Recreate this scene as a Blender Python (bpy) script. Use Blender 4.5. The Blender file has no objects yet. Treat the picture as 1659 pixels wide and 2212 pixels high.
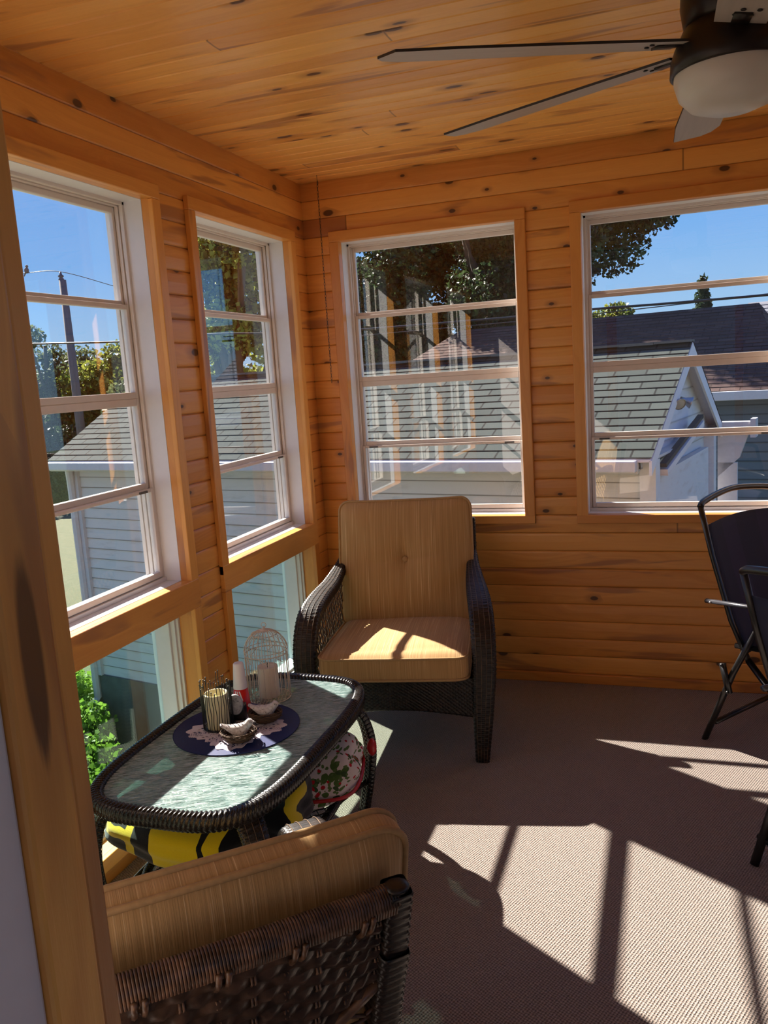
import bpy, math, random
import numpy as np
from mathutils import Vector, Matrix
random.seed(7); RNG = np.random.default_rng(5)
D = bpy.data; SC = bpy.context.scene; COL = SC.collection
PI = math.pi
def lin(r, g, b):
    f = lambda c: (c/255/12.92) if c/255 <= .04045 else ((c/255+.055)/1.055)**2.4
    return (f(r), f(g), f(b), 1)

# ------------------------------------------------------------ mesh helpers
class MB:
    def __init__(s): s.v = []; s.f = []; s.m = []; s.mi = 0
    def add(s, vs, fs):
        o = len(s.v); s.v.extend([tuple(p) for p in vs])
        s.f.extend([tuple(i+o for i in f) for f in fs]); s.m.extend([s.mi]*len(fs)); return s
    def box(s, x0, x1, y0, y1, z0, z1, T=None):
        vs = [(x, y, z) for z in (z0, z1) for y in (y0, y1) for x in (x0, x1)]
        if T: vs = [T(*p) for p in vs]
        return s.add(vs, [(0,2,3,1),(4,5,7,6),(0,1,5,4),(2,6,7,3),(0,4,6,2),(1,3,7,5)])
    def bar(s, p, q, w, h, up=(0,0,1)):
        p = Vector(p); q = Vector(q); t = (q-p).normalized(); a = t.cross(Vector(up))
        if a.length < 1e-4: a = t.cross(Vector((1,0,0)))
        a.normalize(); b = a.cross(t)
        vs = [c + a*(i*w/2) + b*(j*h/2) for c in (p, q) for i, j in ((-1,-1),(1,-1),(1,1),(-1,1))]
        return s.add(vs, [(3,2,1,0),(4,5,6,7),(0,1,5,4),(1,2,6,5),(2,3,7,6),(3,0,4,7)])
    def grid(s, rows, closed_u=False, closed_v=False):
        nr = len(rows); nc = len(rows[0]); vs = [p for r in rows for p in r]; fs = []
        for i in range(nr if closed_v else nr-1):
            for j in range(nc if closed_u else nc-1):
                a = i*nc+j; b = i*nc+(j+1) % nc; c = ((i+1) % nr)*nc+(j+1) % nc; d = ((i+1) % nr)*nc+j
                fs.append((a, b, c, d))
        return s.add(vs, fs)
    def tube(s, pts, r, n=8, closed=False, cap=True, flat=1.0, up=None):
        P = [Vector(p) for p in pts]; N = len(P)
        T = []
        for i in range(N):
            a = P[(i-1) % N] if (closed or i > 0) else P[i]; b = P[(i+1) % N] if (closed or i < N-1) else P[i]
            t = b-a
            T.append(t.normalized() if t.length > 1e-9 else Vector((0,0,1)))
        u = Vector(up) if up else (Vector((0,0,1)) if abs(T[0].z) < .9 else Vector((1,0,0)))
        nrm = (u - T[0]*u.dot(T[0])).normalized(); rows = []
        for i in range(N):
            nrm = (nrm - T[i]*nrm.dot(T[i])); nrm = nrm.normalized() if nrm.length > 1e-6 else Vector((1,0,0))
            bi = T[i].cross(nrm); rr = r[i] if hasattr(r, '__len__') else r
            rows.append([P[i] + nrm*(math.cos(2*PI*k/n)*rr*flat) + bi*(math.sin(2*PI*k/n)*rr) for k in range(n)])
        o = len(s.v); s.grid(rows, True, closed)
        if cap and not closed:
            s.f.append(tuple(o+k for k in range(n))[::-1]); s.m.append(s.mi)
            s.f.append(tuple(o+(N-1)*n+k for k in range(n))); s.m.append(s.mi)
        return s
    def lathe(s, prof, c=(0,0,0), n=32, sx=1, sy=1):
        rows = [[(c[0]+r*math.cos(2*PI*k/n)*sx, c[1]+r*math.sin(2*PI*k/n)*sy, c[2]+z) for k in range(n)] for r, z in prof]
        return s.grid(rows, True)
    def ball(s, c, r, n=12, m=8, sc=(1,1,1)):
        return s.grid([[(c[0]+r*sc[0]*math.sin(PI*i/m)*math.cos(2*PI*k/n), c[1]+r*sc[1]*math.sin(PI*i/m)*math.sin(2*PI*k/n), c[2]+r*sc[2]*math.cos(PI*i/m)) for k in range(n)] for i in range(m+1)], True)
    def xf(s, M):
        s.v = [tuple(M @ Vector(p)) for p in s.v]; return s
def obj(name, mb, mat, parent=None, smooth=True, bevel=0, seg=2):
    me = D.meshes.new(name); me.from_pydata([tuple(p) for p in mb.v], [], mb.f)
    for m in (mat if isinstance(mat, (list, tuple)) else [mat]): me.materials.append(m)
    if isinstance(mat, (list, tuple)): me.polygons.foreach_set('material_index', mb.m)
    me.update()
    if smooth: me.polygons.foreach_set('use_smooth', [True]*len(me.polygons))
    o = D.objects.new(name, me); COL.objects.link(o)
    if parent: o.parent = parent
    if bevel:
        b = o.modifiers.new('bevel', 'BEVEL'); b.width = bevel; b.segments = seg; b.limit_method = 'ANGLE'; b.angle_limit = math.radians(40)
    return o
def fixn(o):
    import bmesh
    bm = bmesh.new(); bm.from_mesh(o.data); bmesh.ops.recalc_face_normals(bm, faces=bm.faces); bm.to_mesh(o.data); bm.free(); return o
def tag(o, label=None, cat=None, group=None, kind=None):
    if label: o['label'] = label
    if cat: o['category'] = cat
    if group: o['group'] = group
    if kind: o['kind'] = kind
    return o
def thing(name, label, cat, loc=(0,0,0), rz=0, group=None):
    o = D.objects.new(name, None); COL.objects.link(o); o.location = loc; o.rotation_euler = (0, 0, rz)
    o.empty_display_size = .1
    return tag(o, label, cat, group)
def struct(name, mb, mat, parent=None, smooth=False, bevel=0):
    o = obj(name, mb, mat, parent, smooth, bevel)
    if parent is None: o['kind'] = 'structure'
    return o
def copy_tree(o, parent=None):
    c = o.copy(); COL.objects.link(c); c.parent = parent
    for ch in list(o.children): copy_tree(ch, c)
    return c
def catmull(P, n=8):
    P = [Vector(p) for p in P]; Q = [2*P[0]-P[1]] + P + [2*P[-1]-P[-2]]; out = []
    for i in range(1, len(Q)-2):
        for k in range(n):
            t = k/n; a, b, c, d = Q[i-1], Q[i], Q[i+1], Q[i+2]
            out.append(.5*((2*b) + (c-a)*t + (2*a-5*b+4*c-d)*t*t + (3*b-a-3*c+d)*t**3))
    out.append(P[-1]); return out

# ------------------------------------------------------------ materials
class NT:
    def __init__(s, name):
        s.mat = D.materials.new(name); s.mat.use_nodes = True; s.t = s.mat.node_tree; s.t.nodes.clear()
        s.out = s.t.nodes.new('ShaderNodeOutputMaterial')
    def n(s, typ, **kw):
        nd = s.t.nodes.new('ShaderNode'+typ)
        for k, v in kw.items():
            if k.startswith('i_'):
                key = k[2:]; key = int(key) if key.isdigit() else key.replace('_', ' ')
                s.set(nd.inputs[key], v)
            else: setattr(nd, k, v)
        return nd
    def set(s, sock, v):
        if isinstance(v, bpy.types.NodeSocket): s.t.links.new(v, sock)
        else: sock.default_value = v
    def math(s, op, a, b=0.0, c=None, clamp=False):
        nd = s.t.nodes.new('ShaderNodeMath'); nd.operation = op; nd.use_clamp = clamp
        s.set(nd.inputs[0], a); s.set(nd.inputs[1], b)
        if c is not None: s.set(nd.inputs[2], c)
        return nd.outputs[0]
    def mix(s, f, a, b, typ='MIX'):
        nd = s.t.nodes.new('ShaderNodeMix'); nd.data_type = 'RGBA'; nd.blend_type = typ
        s.set(nd.inputs[0], f); s.set(nd.inputs[6], a); s.set(nd.inputs[7], b); return nd.outputs[2]
    def xyz(s, x, y, z):
        nd = s.t.nodes.new('ShaderNodeCombineXYZ'); s.set(nd.inputs[0], x); s.set(nd.inputs[1], y); s.set(nd.inputs[2], z); return nd.outputs[0]
    def coords(s, which='Object'):
        tc = s.n('TexCoord'); sp = s.n('SeparateXYZ'); s.t.links.new(tc.outputs[which], sp.inputs[0])
        return tc.outputs[which], sp.outputs[0], sp.outputs[1], sp.outputs[2]
    def noise(s, v, scale=5, detail=3, rough=.5, dist=0, col=False, dim='3D'):
        nd = s.n('TexNoise', noise_dimensions=dim); s.set(nd.inputs['Vector'], v); s.set(nd.inputs['Scale'], scale)
        nd.inputs['Detail'].default_value = detail; nd.inputs['Roughness'].default_value = rough; nd.inputs['Distortion'].default_value = dist
        return nd.outputs['Color' if col else 'Fac']
    def ramp(s, f, stops, interp='LINEAR'):
        nd = s.n('ValToRGB'); r = nd.color_ramp; r.interpolation = interp
        while len(r.elements) > 1: r.elements.remove(r.elements[-1])
        r.elements[0].position = stops[0][0]; r.elements[0].color = stops[0][1]
        for p, c in stops[1:]: e = r.elements.new(p); e.color = c
        s.set(nd.inputs[0], f); return nd.outputs[0]
    def step(s, f, a, b):
        nd = s.n('MapRange', interpolation_type='SMOOTHSTEP'); s.set(nd.inputs[0], f); s.set(nd.inputs[1], a); s.set(nd.inputs[2], b); return nd.outputs[0]
    def bump(s, h, strength=.3, dist=.01):
        nd = s.n('Bump'); nd.inputs['Strength'].default_value = strength; nd.inputs['Distance'].default_value = dist; s.set(nd.inputs['Height'], h); return nd.outputs[0]
    def bsdf(s, color, rough=.5, metal=0, normal=None, spec=.5, coat=0, sheen=0, trans=0, sub=0):
        nd = s.n('BsdfPrincipled'); s.set(nd.inputs['Base Color'], color); s.set(nd.inputs['Roughness'], rough); s.set(nd.inputs['Metallic'], metal)
        nd.inputs['Specular IOR Level'].default_value = spec; nd.inputs['Coat Weight'].default_value = coat; nd.inputs['Coat Roughness'].default_value = .15
        nd.inputs['Sheen Weight'].default_value = sheen
        if normal is not None: s.t.links.new(normal, nd.inputs['Normal'])
        s.t.links.new(nd.outputs[0], s.out.inputs[0]); s.b = nd; return nd
def plain(name, c, rough=.5, metal=0, vary=.06, scale=30, bump=0, spec=.5, coat=0, sheen=0):
    m = NT(name); v, x, y, z = m.coords()
    nz = m.noise(v, scale, 4)
    dark = tuple(k*(1-vary*2.2) for k in c[:3])+(1,); lite = tuple(min(1, k*(1+vary*2)) for k in c[:3])+(1,)
    col = m.mix(nz, dark, lite)
    m.bsdf(col, rough, metal, m.bump(nz, bump, .004) if bump else None, spec, coat, sheen); return m.mat

PITCH = .0842; PZ0 = .046
def pine(name, along, across, boards=True, pitch=PITCH, off=PZ0, light=(.80,.375,.085,1), red=(.56,.20,.036,1), length=7.0, knot=1.0):
    m = NT(name); v, x, y, z = m.coords(); ax = dict(X=x, Y=y, Z=z)
    a = ax[along]; c = ax[across]; d = ax[[k for k in 'XYZ' if k not in (along, across)][0]]
    if boards:
        q = m.math('DIVIDE', m.math('SUBTRACT', c, off), pitch); idx = m.math('FLOOR', q)
        w1 = m.n('TexWhiteNoise', noise_dimensions='1D'); m.set(w1.inputs['W'], m.math('ADD', idx, .37)); r1 = w1.outputs['Value']
        pc = m.math('FLOOR', m.math('DIVIDE', m.math('ADD', a, m.math('MULTIPLY', r1, 7.3)), length))
        w2 = m.n('TexWhiteNoise', noise_dimensions='2D'); m.set(w2.inputs['Vector'], m.xyz(idx, pc, 0)); r2 = w2.outputs['Value']
    else:
        oi = m.n('ObjectInfo'); r2 = oi.outputs['Random']; idx = m.math('FLOOR', m.math('MULTIPLY', r2, 40)); q = m.math('DIVIDE', c, pitch)
    sh = m.math('MULTIPLY', r2, 31.0)
    # slow warp, then growth-ring bands running along the board
    warp = m.noise(m.xyz(m.math('ADD', m.math('MULTIPLY', a, 1.3), sh), m.math('MULTIPLY', c, 7), m.math('MULTIPLY', d, 7)), 1.0, 2, .5)
    ringc = m.math('ADD', m.math('MULTIPLY', c, 26.0), m.math('ADD', m.math('MULTIPLY', warp, 9.0), sh))
    ring = m.noise(m.xyz(0, ringc, m.math('MULTIPLY', a, .5)), 1.6, 3, .6)
    fine = m.noise(m.xyz(m.math('MULTIPLY', a, 6), m.math('MULTIPLY', c, 260), m.math('MULTIPLY', d, 260)), 1.0, 2, .6)
    tone = m.math('ADD', m.math('MULTIPLY', r2, .75), m.math('MULTIPLY', m.math('SUBTRACT', ring, .5), .95))
    tone = m.math('ADD', tone, m.math('MULTIPLY', m.math('SUBTRACT', fine, .5), .25), clamp=True)
    col = m.mix(tone, light, red)
    blotch = m.noise(m.xyz(m.math('ADD', m.math('MULTIPLY', a, 1.1), sh), m.math('ADD', m.math('MULTIPLY', c, 9), sh), m.math('MULTIPLY', d, 4)), 1.0, 3, .55, .6)
    heart = m.step(blotch, .58, .66)
    col = m.mix(m.math('MULTIPLY', heart, .62), col, (.27, .095, .045, 1))
    # knots: sparse elongated dark ovals with a soft halo
    vo = m.n('TexVoronoi', voronoi_dimensions='2D', feature='F1'); vo.inputs['Scale'].default_value = 1
    if boards: kc = m.math('MULTIPLY', q, .8)
    else: kc = m.math('MULTIPLY', c, 11)
    m.set(vo.inputs['Vector'], m.xyz(m.math('ADD', m.math('MULTIPLY', a, 5.2*knot), m.math('MULTIPLY', r2, 9)), kc, 0))
    spv = m.n('SeparateXYZ'); m.t.links.new(vo.outputs['Color'], spv.inputs[0])
    rad = m.math('ADD', m.math('MULTIPLY', spv.outputs[1], .09), .05)
    on = m.math('GREATER_THAN', spv.outputs[0], .72 if boards else .93)
    dist = m.math('ADD', vo.outputs['Distance'], m.math('MULTIPLY', m.math('SUBTRACT', fine, .5), .03))
    core = m.math('MULTIPLY', m.math('SUBTRACT', 1.0, m.step(m.math('DIVIDE', dist, rad), .75, 1.15)), on)
    halo = m.math('MULTIPLY', m.math('SUBTRACT', 1.0, m.step(m.math('DIVIDE', dist, rad), 1.0, 3.2)), on)
    col = m.mix(m.math('MULTIPLY', halo, .5), col, (.30, .11, .03, 1))
    col = m.mix(m.math('MULTIPLY', core, .9), col, (.055, .018, .008, 1))
    if boards:   # dark stain that sits in the tongue-and-groove joint
        fr = m.math('ABSOLUTE', m.math('SUBTRACT', m.math('FRACT', q), .5))
        j = m.step(fr, .475, .497); col = m.mix(m.math('MULTIPLY', j, .55), col, (.14, .045, .012, 1))
        fa = m.math('FRACT', m.math('DIVIDE', m.math('ADD', a, m.math('MULTIPLY', r1, 7.3)), length))
        fe = m.step(m.math('ABSOLUTE', m.math('SUBTRACT', fa, .5)), .4992, .5); col = m.mix(m.math('MULTIPLY', fe, .7), col, (.10, .035, .012, 1))
    m.bsdf(col, m.math('ADD', .30, m.math('MULTIPLY', fine, .16)), 0, m.bump(m.math('ADD', fine, ring), .12, .002), .45, .12)
    return m.mat
M = {}
M['wallX'] = pine('pine_boards_back', 'X', 'Z'); M['wallY'] = pine('pine_boards_side', 'Y', 'Z')
M['ceil'] = pine('pine_ceiling', 'X', 'Y', pitch=.083, off=0, light=(.90,.485,.125,1), red=(.66,.28,.055,1), length=6.0, knot=.75)
M['trimX'] = pine('pine_trim_x', 'X', 'Z', False, knot=.35); M['trimY'] = pine('pine_trim_y', 'Y', 'Z', False, knot=.35); M['trimZ'] = pine('pine_trim_z', 'Z', 'X', False, knot=.3)
M['trimZy'] = pine('pine_trim_zy', 'Z', 'Y', False, knot=.3)
M['white'] = plain('white_vinyl', (.74,.735,.75,1), .38, vary=.02)
M['tan'] = plain('almond_metal', (.72,.65,.59,1), .35, vary=.03)
M['latch'] = plain('grey_latch', (.08,.08,.08,1), .4)
M['black'] = plain('black_enamel', (.012,.012,.013,1), .28, vary=.1)
M['blackwire'] = plain('black_wire', (.008,.008,.008,1), .35, vary=.1)
M['paint'] = plain('house_paint', (.66,.58,.56,1), .7, vary=.03)
M['concrete'] = plain('foundation', (.115,.125,.105,1), .9, vary=.3, scale=4, bump=.3)
M['grey_roofmetal'] = plain('gutter_white', (.56,.54,.56,1), .4, vary=.05)

def glass(name, tint=(1,1,1,1), f0=.055, rough=0.0):
    m = NT(name); lw = m.n('LayerWeight'); lw.inputs['Blend'].default_value = .5
    f = m.math('ADD', f0, m.math('MULTIPLY', m.math('POWER', lw.outputs['Facing'], 4.0), 1-f0))
    tr = m.n('BsdfTransparent'); tr.inputs[0].default_value = tint
    gl = m.n('BsdfGlossy'); gl.inputs['Roughness'].default_value = rough; gl.inputs[0].default_value = (1,1,1,1)
    mx = m.n('MixShader'); m.set(mx.inputs[0], f); m.t.links.new(tr.outputs[0], mx.inputs[1]); m.t.links.new(gl.outputs[0], mx.inputs[2])
    m.t.links.new(mx.outputs[0], m.out.inputs[0]); return m.mat
M['pane'] = glass('window_pane', (.97,.98,.98,1), .062)
M['greenpane'] = glass('green_pane', (.80,.93,.88,1), .05)

def carpet():
    m = NT('loop_carpet'); v, x, y, z = m.coords()
    k = 2*PI/.0105
    a = m.math('ADD', x, m.math('MULTIPLY', y, .35)); b = m.math('SUBTRACT', y, m.math('MULTIPLY', x, .35))
    wob = m.math('MULTIPLY', m.noise(v, 75, 3, .6), 6.0)
    s1 = m.math('SINE', m.math('ADD', m.math('MULTIPLY', a, k), wob)); s2 = m.math('SINE', m.math('ADD', m.math('MULTIPLY', b, k*.9), wob))
    loops = m.math('ADD', .5, m.math('MULTIPLY', m.math('MULTIPLY', s1, s2), .5))
    n1 = m.noise(v, 420, 2); n2 = m.noise(v, 2.2, 3)
    h = m.math('ADD', m.math('MULTIPLY', loops, .7), m.math('MULTIPLY', n1, .5))
    col = m.ramp(h, [(.2, (.09,.066,.056,1)), (.55, (.275,.215,.185,1)), (.95, (.50,.41,.36,1))])
    col = m.mix(m.math('MULTIPLY', n2, .2), col, (.17,.135,.12,1))
    m.bsdf(col, .95, 0, m.bump(h, .9, .006), .1, 0, .25); return m.mat
M['carpet'] = carpet()

def wicker(name, c1=(.014,.010,.009,1), c2=(.05,.03,.02,1), rough=.33):
    m = NT(name); v, x, y, z = m.coords(); nz = m.noise(v, 45, 3); f = m.noise(v, 500, 2)
    m.bsdf(m.mix(m.step(nz, .35, .75), c1, c2), m.math('ADD', rough-.08, m.math('MULTIPLY', f, .2)), 0, m.bump(f, .15, .001), .42, .06); return m.mat
M['wicker'] = wicker('dark_wicker', (.007,.005,.005,1), (.028,.017,.012,1), .38); M['wicker_band'] = wicker('band_wicker', (.022,.014,.010,1), (.075,.045,.030,1), .3); M['wicker_brown'] = wicker('brown_wicker', (.10,.055,.03,1), (.19,.11,.06,1), .4)
M['wicker_rail'] = wicker('rail_wicker', (.06,.032,.018,1), (.19,.105,.06,1), .3)

def striped(name, axis='X', base=(.52,.315,.130,1), lite=(.74,.52,.28,1), dark=(.40,.235,.09,1)):
    m = NT(name); v, x, y, z = m.coords(); a = dict(X=x, Z=z)[axis]
    s1 = m.noise(m.xyz(m.math('MULTIPLY', a, 260), m.math('MULTIPLY', z, 1.2), m.math('MULTIPLY', y, 1.2)), 1, 3, .7)
    s2 = m.noise(m.xyz(m.math('MULTIPLY', a, 430), m.math('MULTIPLY', z, 3), m.math('MULTIPLY', y, 3)), 1, 1)
    s3 = m.noise(m.xyz(m.math('MULTIPLY', a, 9), 0, 0), 1, 1)
    col = m.mix(m.step(s1, .36, .66), dark, base); col = m.mix(m.math('MULTIPLY', m.step(s2, .63, .70), .8), col, lite); col = m.mix(m.math('MULTIPLY', s3, .25), col, dark)
    h = m.math('ADD', s2, s1)
    m.bsdf(col, .85, 0, m.bump(h, .35, .0016), .2, 0, .15); return m.mat
M['cush'] = striped('gold_striped_fabric')
M['piping'] = plain('piping_fabric', (.42,.255,.105,1), .8, vary=.12, scale=120)
M['tablewrap'] = wicker('table_wicker', (.007,.006,.006,1), (.022,.017,.015,1), .25)

def tableglass():
    m = NT('hammered_glass'); v, x, y, z = m.coords()
    a = m.math('ADD', m.math('MULTIPLY', x, .88), m.math('MULTIPLY', y, .47)); c = m.math('SUBTRACT', m.math('MULTIPLY', y, .88), m.math('MULTIPLY', x, .47))
    st = m.noise(m.xyz(m.math('MULTIPLY', a, 22), m.math('MULTIPLY', c, 150), 0), 1, 3, .7, 1.2)
    b = m.bump(st, 1.0, .010)
    tr = m.n('BsdfTransparent'); tr.inputs[0].default_value = (.42,.62,.56,1)
    df = m.n('BsdfDiffuse'); m.set(df.inputs[0], m.ramp(st, [(.36, (.05,.16,.15,1)), (.46, (.30,.48,.46,1)), (.60, (.72,.87,.87,1))])); m.t.links.new(b, df.inputs['Normal'])  # pale diffuse stops stand in for sunlight reflected and passed by the glass
    gl = m.n('BsdfGlossy'); gl.inputs['Roughness'].default_value = .12; m.t.links.new(b, gl.inputs['Normal'])
    mx = m.n('MixShader'); mx.inputs[0].default_value = .60; m.t.links.new(tr.outputs[0], mx.inputs[1]); m.t.links.new(df.outputs[0], mx.inputs[2])
    fr = m.n('LayerWeight'); fr.inputs['Blend'].default_value = .5; m.t.links.new(b, fr.inputs['Normal'])
    f = m.math('ADD', .10, m.math('MULTIPLY', m.math('POWER', fr.outputs['Facing'], 3.0), .8))
    m2 = m.n('MixShader'); m.set(m2.inputs[0], f); m.t.links.new(mx.outputs[0], m2.inputs[1]); m.t.links.new(gl.outputs[0], m2.inputs[2])
    m.t.links.new(m2.outputs[0], m.out.inputs[0]); return m.mat
M['tglass'] = tableglass()

# ------------------------------------------------------------ room shell
H = 2.4; XR = 3.9; YF = -3.35
# mapping of a wall's own (a = along, d = outwards, z) into the room
TB = lambda a, d, z: (a, d, z)            # back wall, plane y = 0
TL = lambda a, d, z: (-d, a, z)           # left wall, plane x = 0
TR = lambda a, d, z: (XR+d, a, z)         # right wall
def wall(name, T, a0, a1, opens, mat, flip=False, front=True):
    zs = []
    k = math.floor((0-PZ0)/PITCH)
    while True:
        zb = PZ0+k*PITCH
        for dz, dp in ((0, .005), (.0045, .001), (.012, 0), (PITCH*.5, -.0012), (PITCH-.012, 0), (PITCH-.0045, .001)):
            z = zb+dz
            if 0 <= z <= H: zs.append((z, dp))
        k += 1
        if zb > H: break
    prof = sorted(zs)
    def dep(z):
        for (z0, d0), (z1, d1) in zip(prof, prof[1:]):
            if z0 <= z <= z1: return d0+(d1-d0)*(z-z0)/(z1-z0) if z1 > z0 else d0
        return 0
    cuts = sorted(set([0, H]+[z for z, _ in prof]+[z for o in opens for z in (o[2], o[3]) if 0 <= z <= H]))
    mb = MB()
    for z0, z1 in zip(cuts, cuts[1:]):
        if z1-z0 < 1e-5: continue
        zm = (z0+z1)/2; iv = [(a0, a1)]
        for o in opens:
            if o[2] < zm < o[3]:
                nv = []
                for s, e in iv:
                    if o[0] > s and o[0] < e: nv.append((s, o[0]))
                    if o[1] < e and o[1] > s: nv.append((o[1], e))
                    if o[1] <= s or o[0] >= e: nv.append((s, e))
                iv = nv
        for s, e in iv:
            mb.add([T(s, dep(z0), z0), T(e, dep(z0), z0), T(e, dep(z1), z1), T(s, dep(z1), z1)], [(3,2,1,0) if flip else (0,1,2,3)])
    # studs and outer sheathing behind the boards
    zc = sorted(set([0, H]+[z for o in opens for z in (o[2], o[3]) if 0 <= z <= H]))
    for z0, z1 in zip(zc, zc[1:]):
        zm = (z0+z1)/2; iv = [(a0, a1)]
        for o in sorted(opens):
            if o[2] < zm < o[3]:
                s, e = iv.pop(); iv.append((s, o[0])); iv.append((o[1], e))
        for s, e in iv:
            if e-s > 1e-4:
                s2 = s-(.155 if s == a0 and T is TB else 0); e2 = e+(.155 if e == a1 and T is not TR else .0)
                mb.box(s2, e2, .0125, .155, z0, z1, T)
    return struct(name, mb, mat)
ZB, ZT = .805, 2.118; G = .016
w2 = (-1.018, -.1945); w1 = (-2.115, -1.2914); w0 = (-3.21, -2.388)
b3 = (.1787, 1.0082); b4 = (1.2912, 2.115); b5 = (2.40, 3.22)
LZ0, LZ1 = .10, .70
def op(w, z0=ZB, z1=ZT): return (w[0]-G, w[1]+G, z0-G, z1+G)
wall('wall_left', TL, YF, 0, sorted([op(w) for w in (w0, w1, w2)]+[op(w, LZ0, LZ1) for w in (w0, w1, w2)]), M['wallY'], True)
wall('wall_back', TB, 0, XR, [op(w) for w in (b3, b4, b5)], M['wallX'])
r1 = (-3.0, -2.18); r2 = (-1.95, -1.13); r3 = (-.95, -.13)
wall('wall_right', TR, YF, 0, [op(w) for w in (r1, r2, r3)], M['wallY'])
DX0, DX1, DZ = 1.231, 2.15, 2.05
mb = MB()
mb.box(-.15, DX0-.02, YF-.14, YF, 0, H); mb.box(DX1+.02, XR+.15, YF-.14, YF, 0, H); mb.box(DX0-.02, DX1+.02, YF-.14, YF, DZ+.02, H)
struct('wall_front', mb, M['paint'])
struct('floor', MB().box(-.16, XR+.16, YF-.14, .16, -.12, 0), M['carpet'])
# ceiling boards with V joints
mb = MB(); y = YF-.14; n = int((.16-YF+.14)/.083)+2
for k in range(math.floor((YF-.2)/.083), 3):
    y0, y1 = k*.083, (k+1)*.083
    rows = []
    for yy, dz in ((y0, .005), (y0+.005, .0005), (y0+.041, -.0006), (y1-.005, .0005), (y1, .005)):
        rows.append([(-.16, yy, H+dz), (XR+.16, yy, H+dz)])
    mb.grid(rows)
mb.box(-.3, XR+.3, YF-.3, .3, H+.012, H+.14)
struct('ceiling', mb, M['ceil'])
# eaves: soffit of the porch roof, just outside
struct('trim_1', MB().box(.0, XR, -.012, 0, 0, .046), M['trimX'], bevel=.004)
# doorway lining next to the camera
dr = D.objects.new('door_1', None); COL.objects.link(dr); dr['kind'] = 'structure'; dr.location = (DX0, YF, 0)
def local(mb, o): mb.v = [(p[0]-o[0], p[1]-o[1], p[2]-o[2]) for p in mb.v]; return mb
mb = MB().box(DX0-.02, DX0, YF-.047, YF+.001, 0, DZ)
obj('jamb', local(mb, (DX0, YF, 0)), M['trimZy'], dr, False, .004)
mb = MB().box(DX1, DX1+.02, YF-.047, YF+.001, 0, DZ); mb.box(DX0-.02, DX1+.02, YF-.047, YF+.001, DZ, DZ+.02)
obj('jamb', local(mb, (DX0, YF, 0)), M['trimZy'], dr, False, .004)
mb = MB().box(DX0-.02, DX0-.008, YF-.16, YF-.047, 0, DZ)
obj('white_lining', local(mb, (DX0, YF, 0)), M['paint'], dr, False, .003)
mb = MB().box(DX0-.08, DX0-.002, YF, YF+.02, 0, DZ+.06); mb.box(DX1+.002, DX1+.06, YF, YF+.02, 0, DZ+.06); mb.box(DX0-.08, DX1+.06, YF, YF+.02, DZ+.002, DZ+.06)
obj('casing', local(mb, (DX0, YF, 0)), M['trimZ'], dr, False, .003)
# unseen house room behind the doorway; side openings added to bring in light
mb = MB(); y0, y1 = -7.2, YF-.14
mb.box(-.9, -.8, y0, -5.7, 0, H); mb.box(-.9, -.8, -4.3, y1, 0, H); mb.box(-.9, -.8, -5.7, -4.3, 0, .8); mb.box(-.9, -.8, -5.7, -4.3, 2.1, H); mb.box(4.4, 4.5, y0, y1, 0, .5); mb.box(4.4, 4.5, y0, y1, 2.2, H); mb.box(4.4, 4.5, y0, y0+.4, .5, 2.2); mb.box(4.4, 4.5, y1-.3, y1, .5, 2.2)
mb.box(-.9, 4.5, y0-.1, y0, 0, H)
mb.box(-.9, 4.5, y0-.1, y1-.16, H, H+.1)
struct('wall_house_room', mb, M['paint'])
struct('floor_house_room', MB().box(-.9, 4.5, y0-.1, y1, -.12, 0), M['carpet'])

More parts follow.
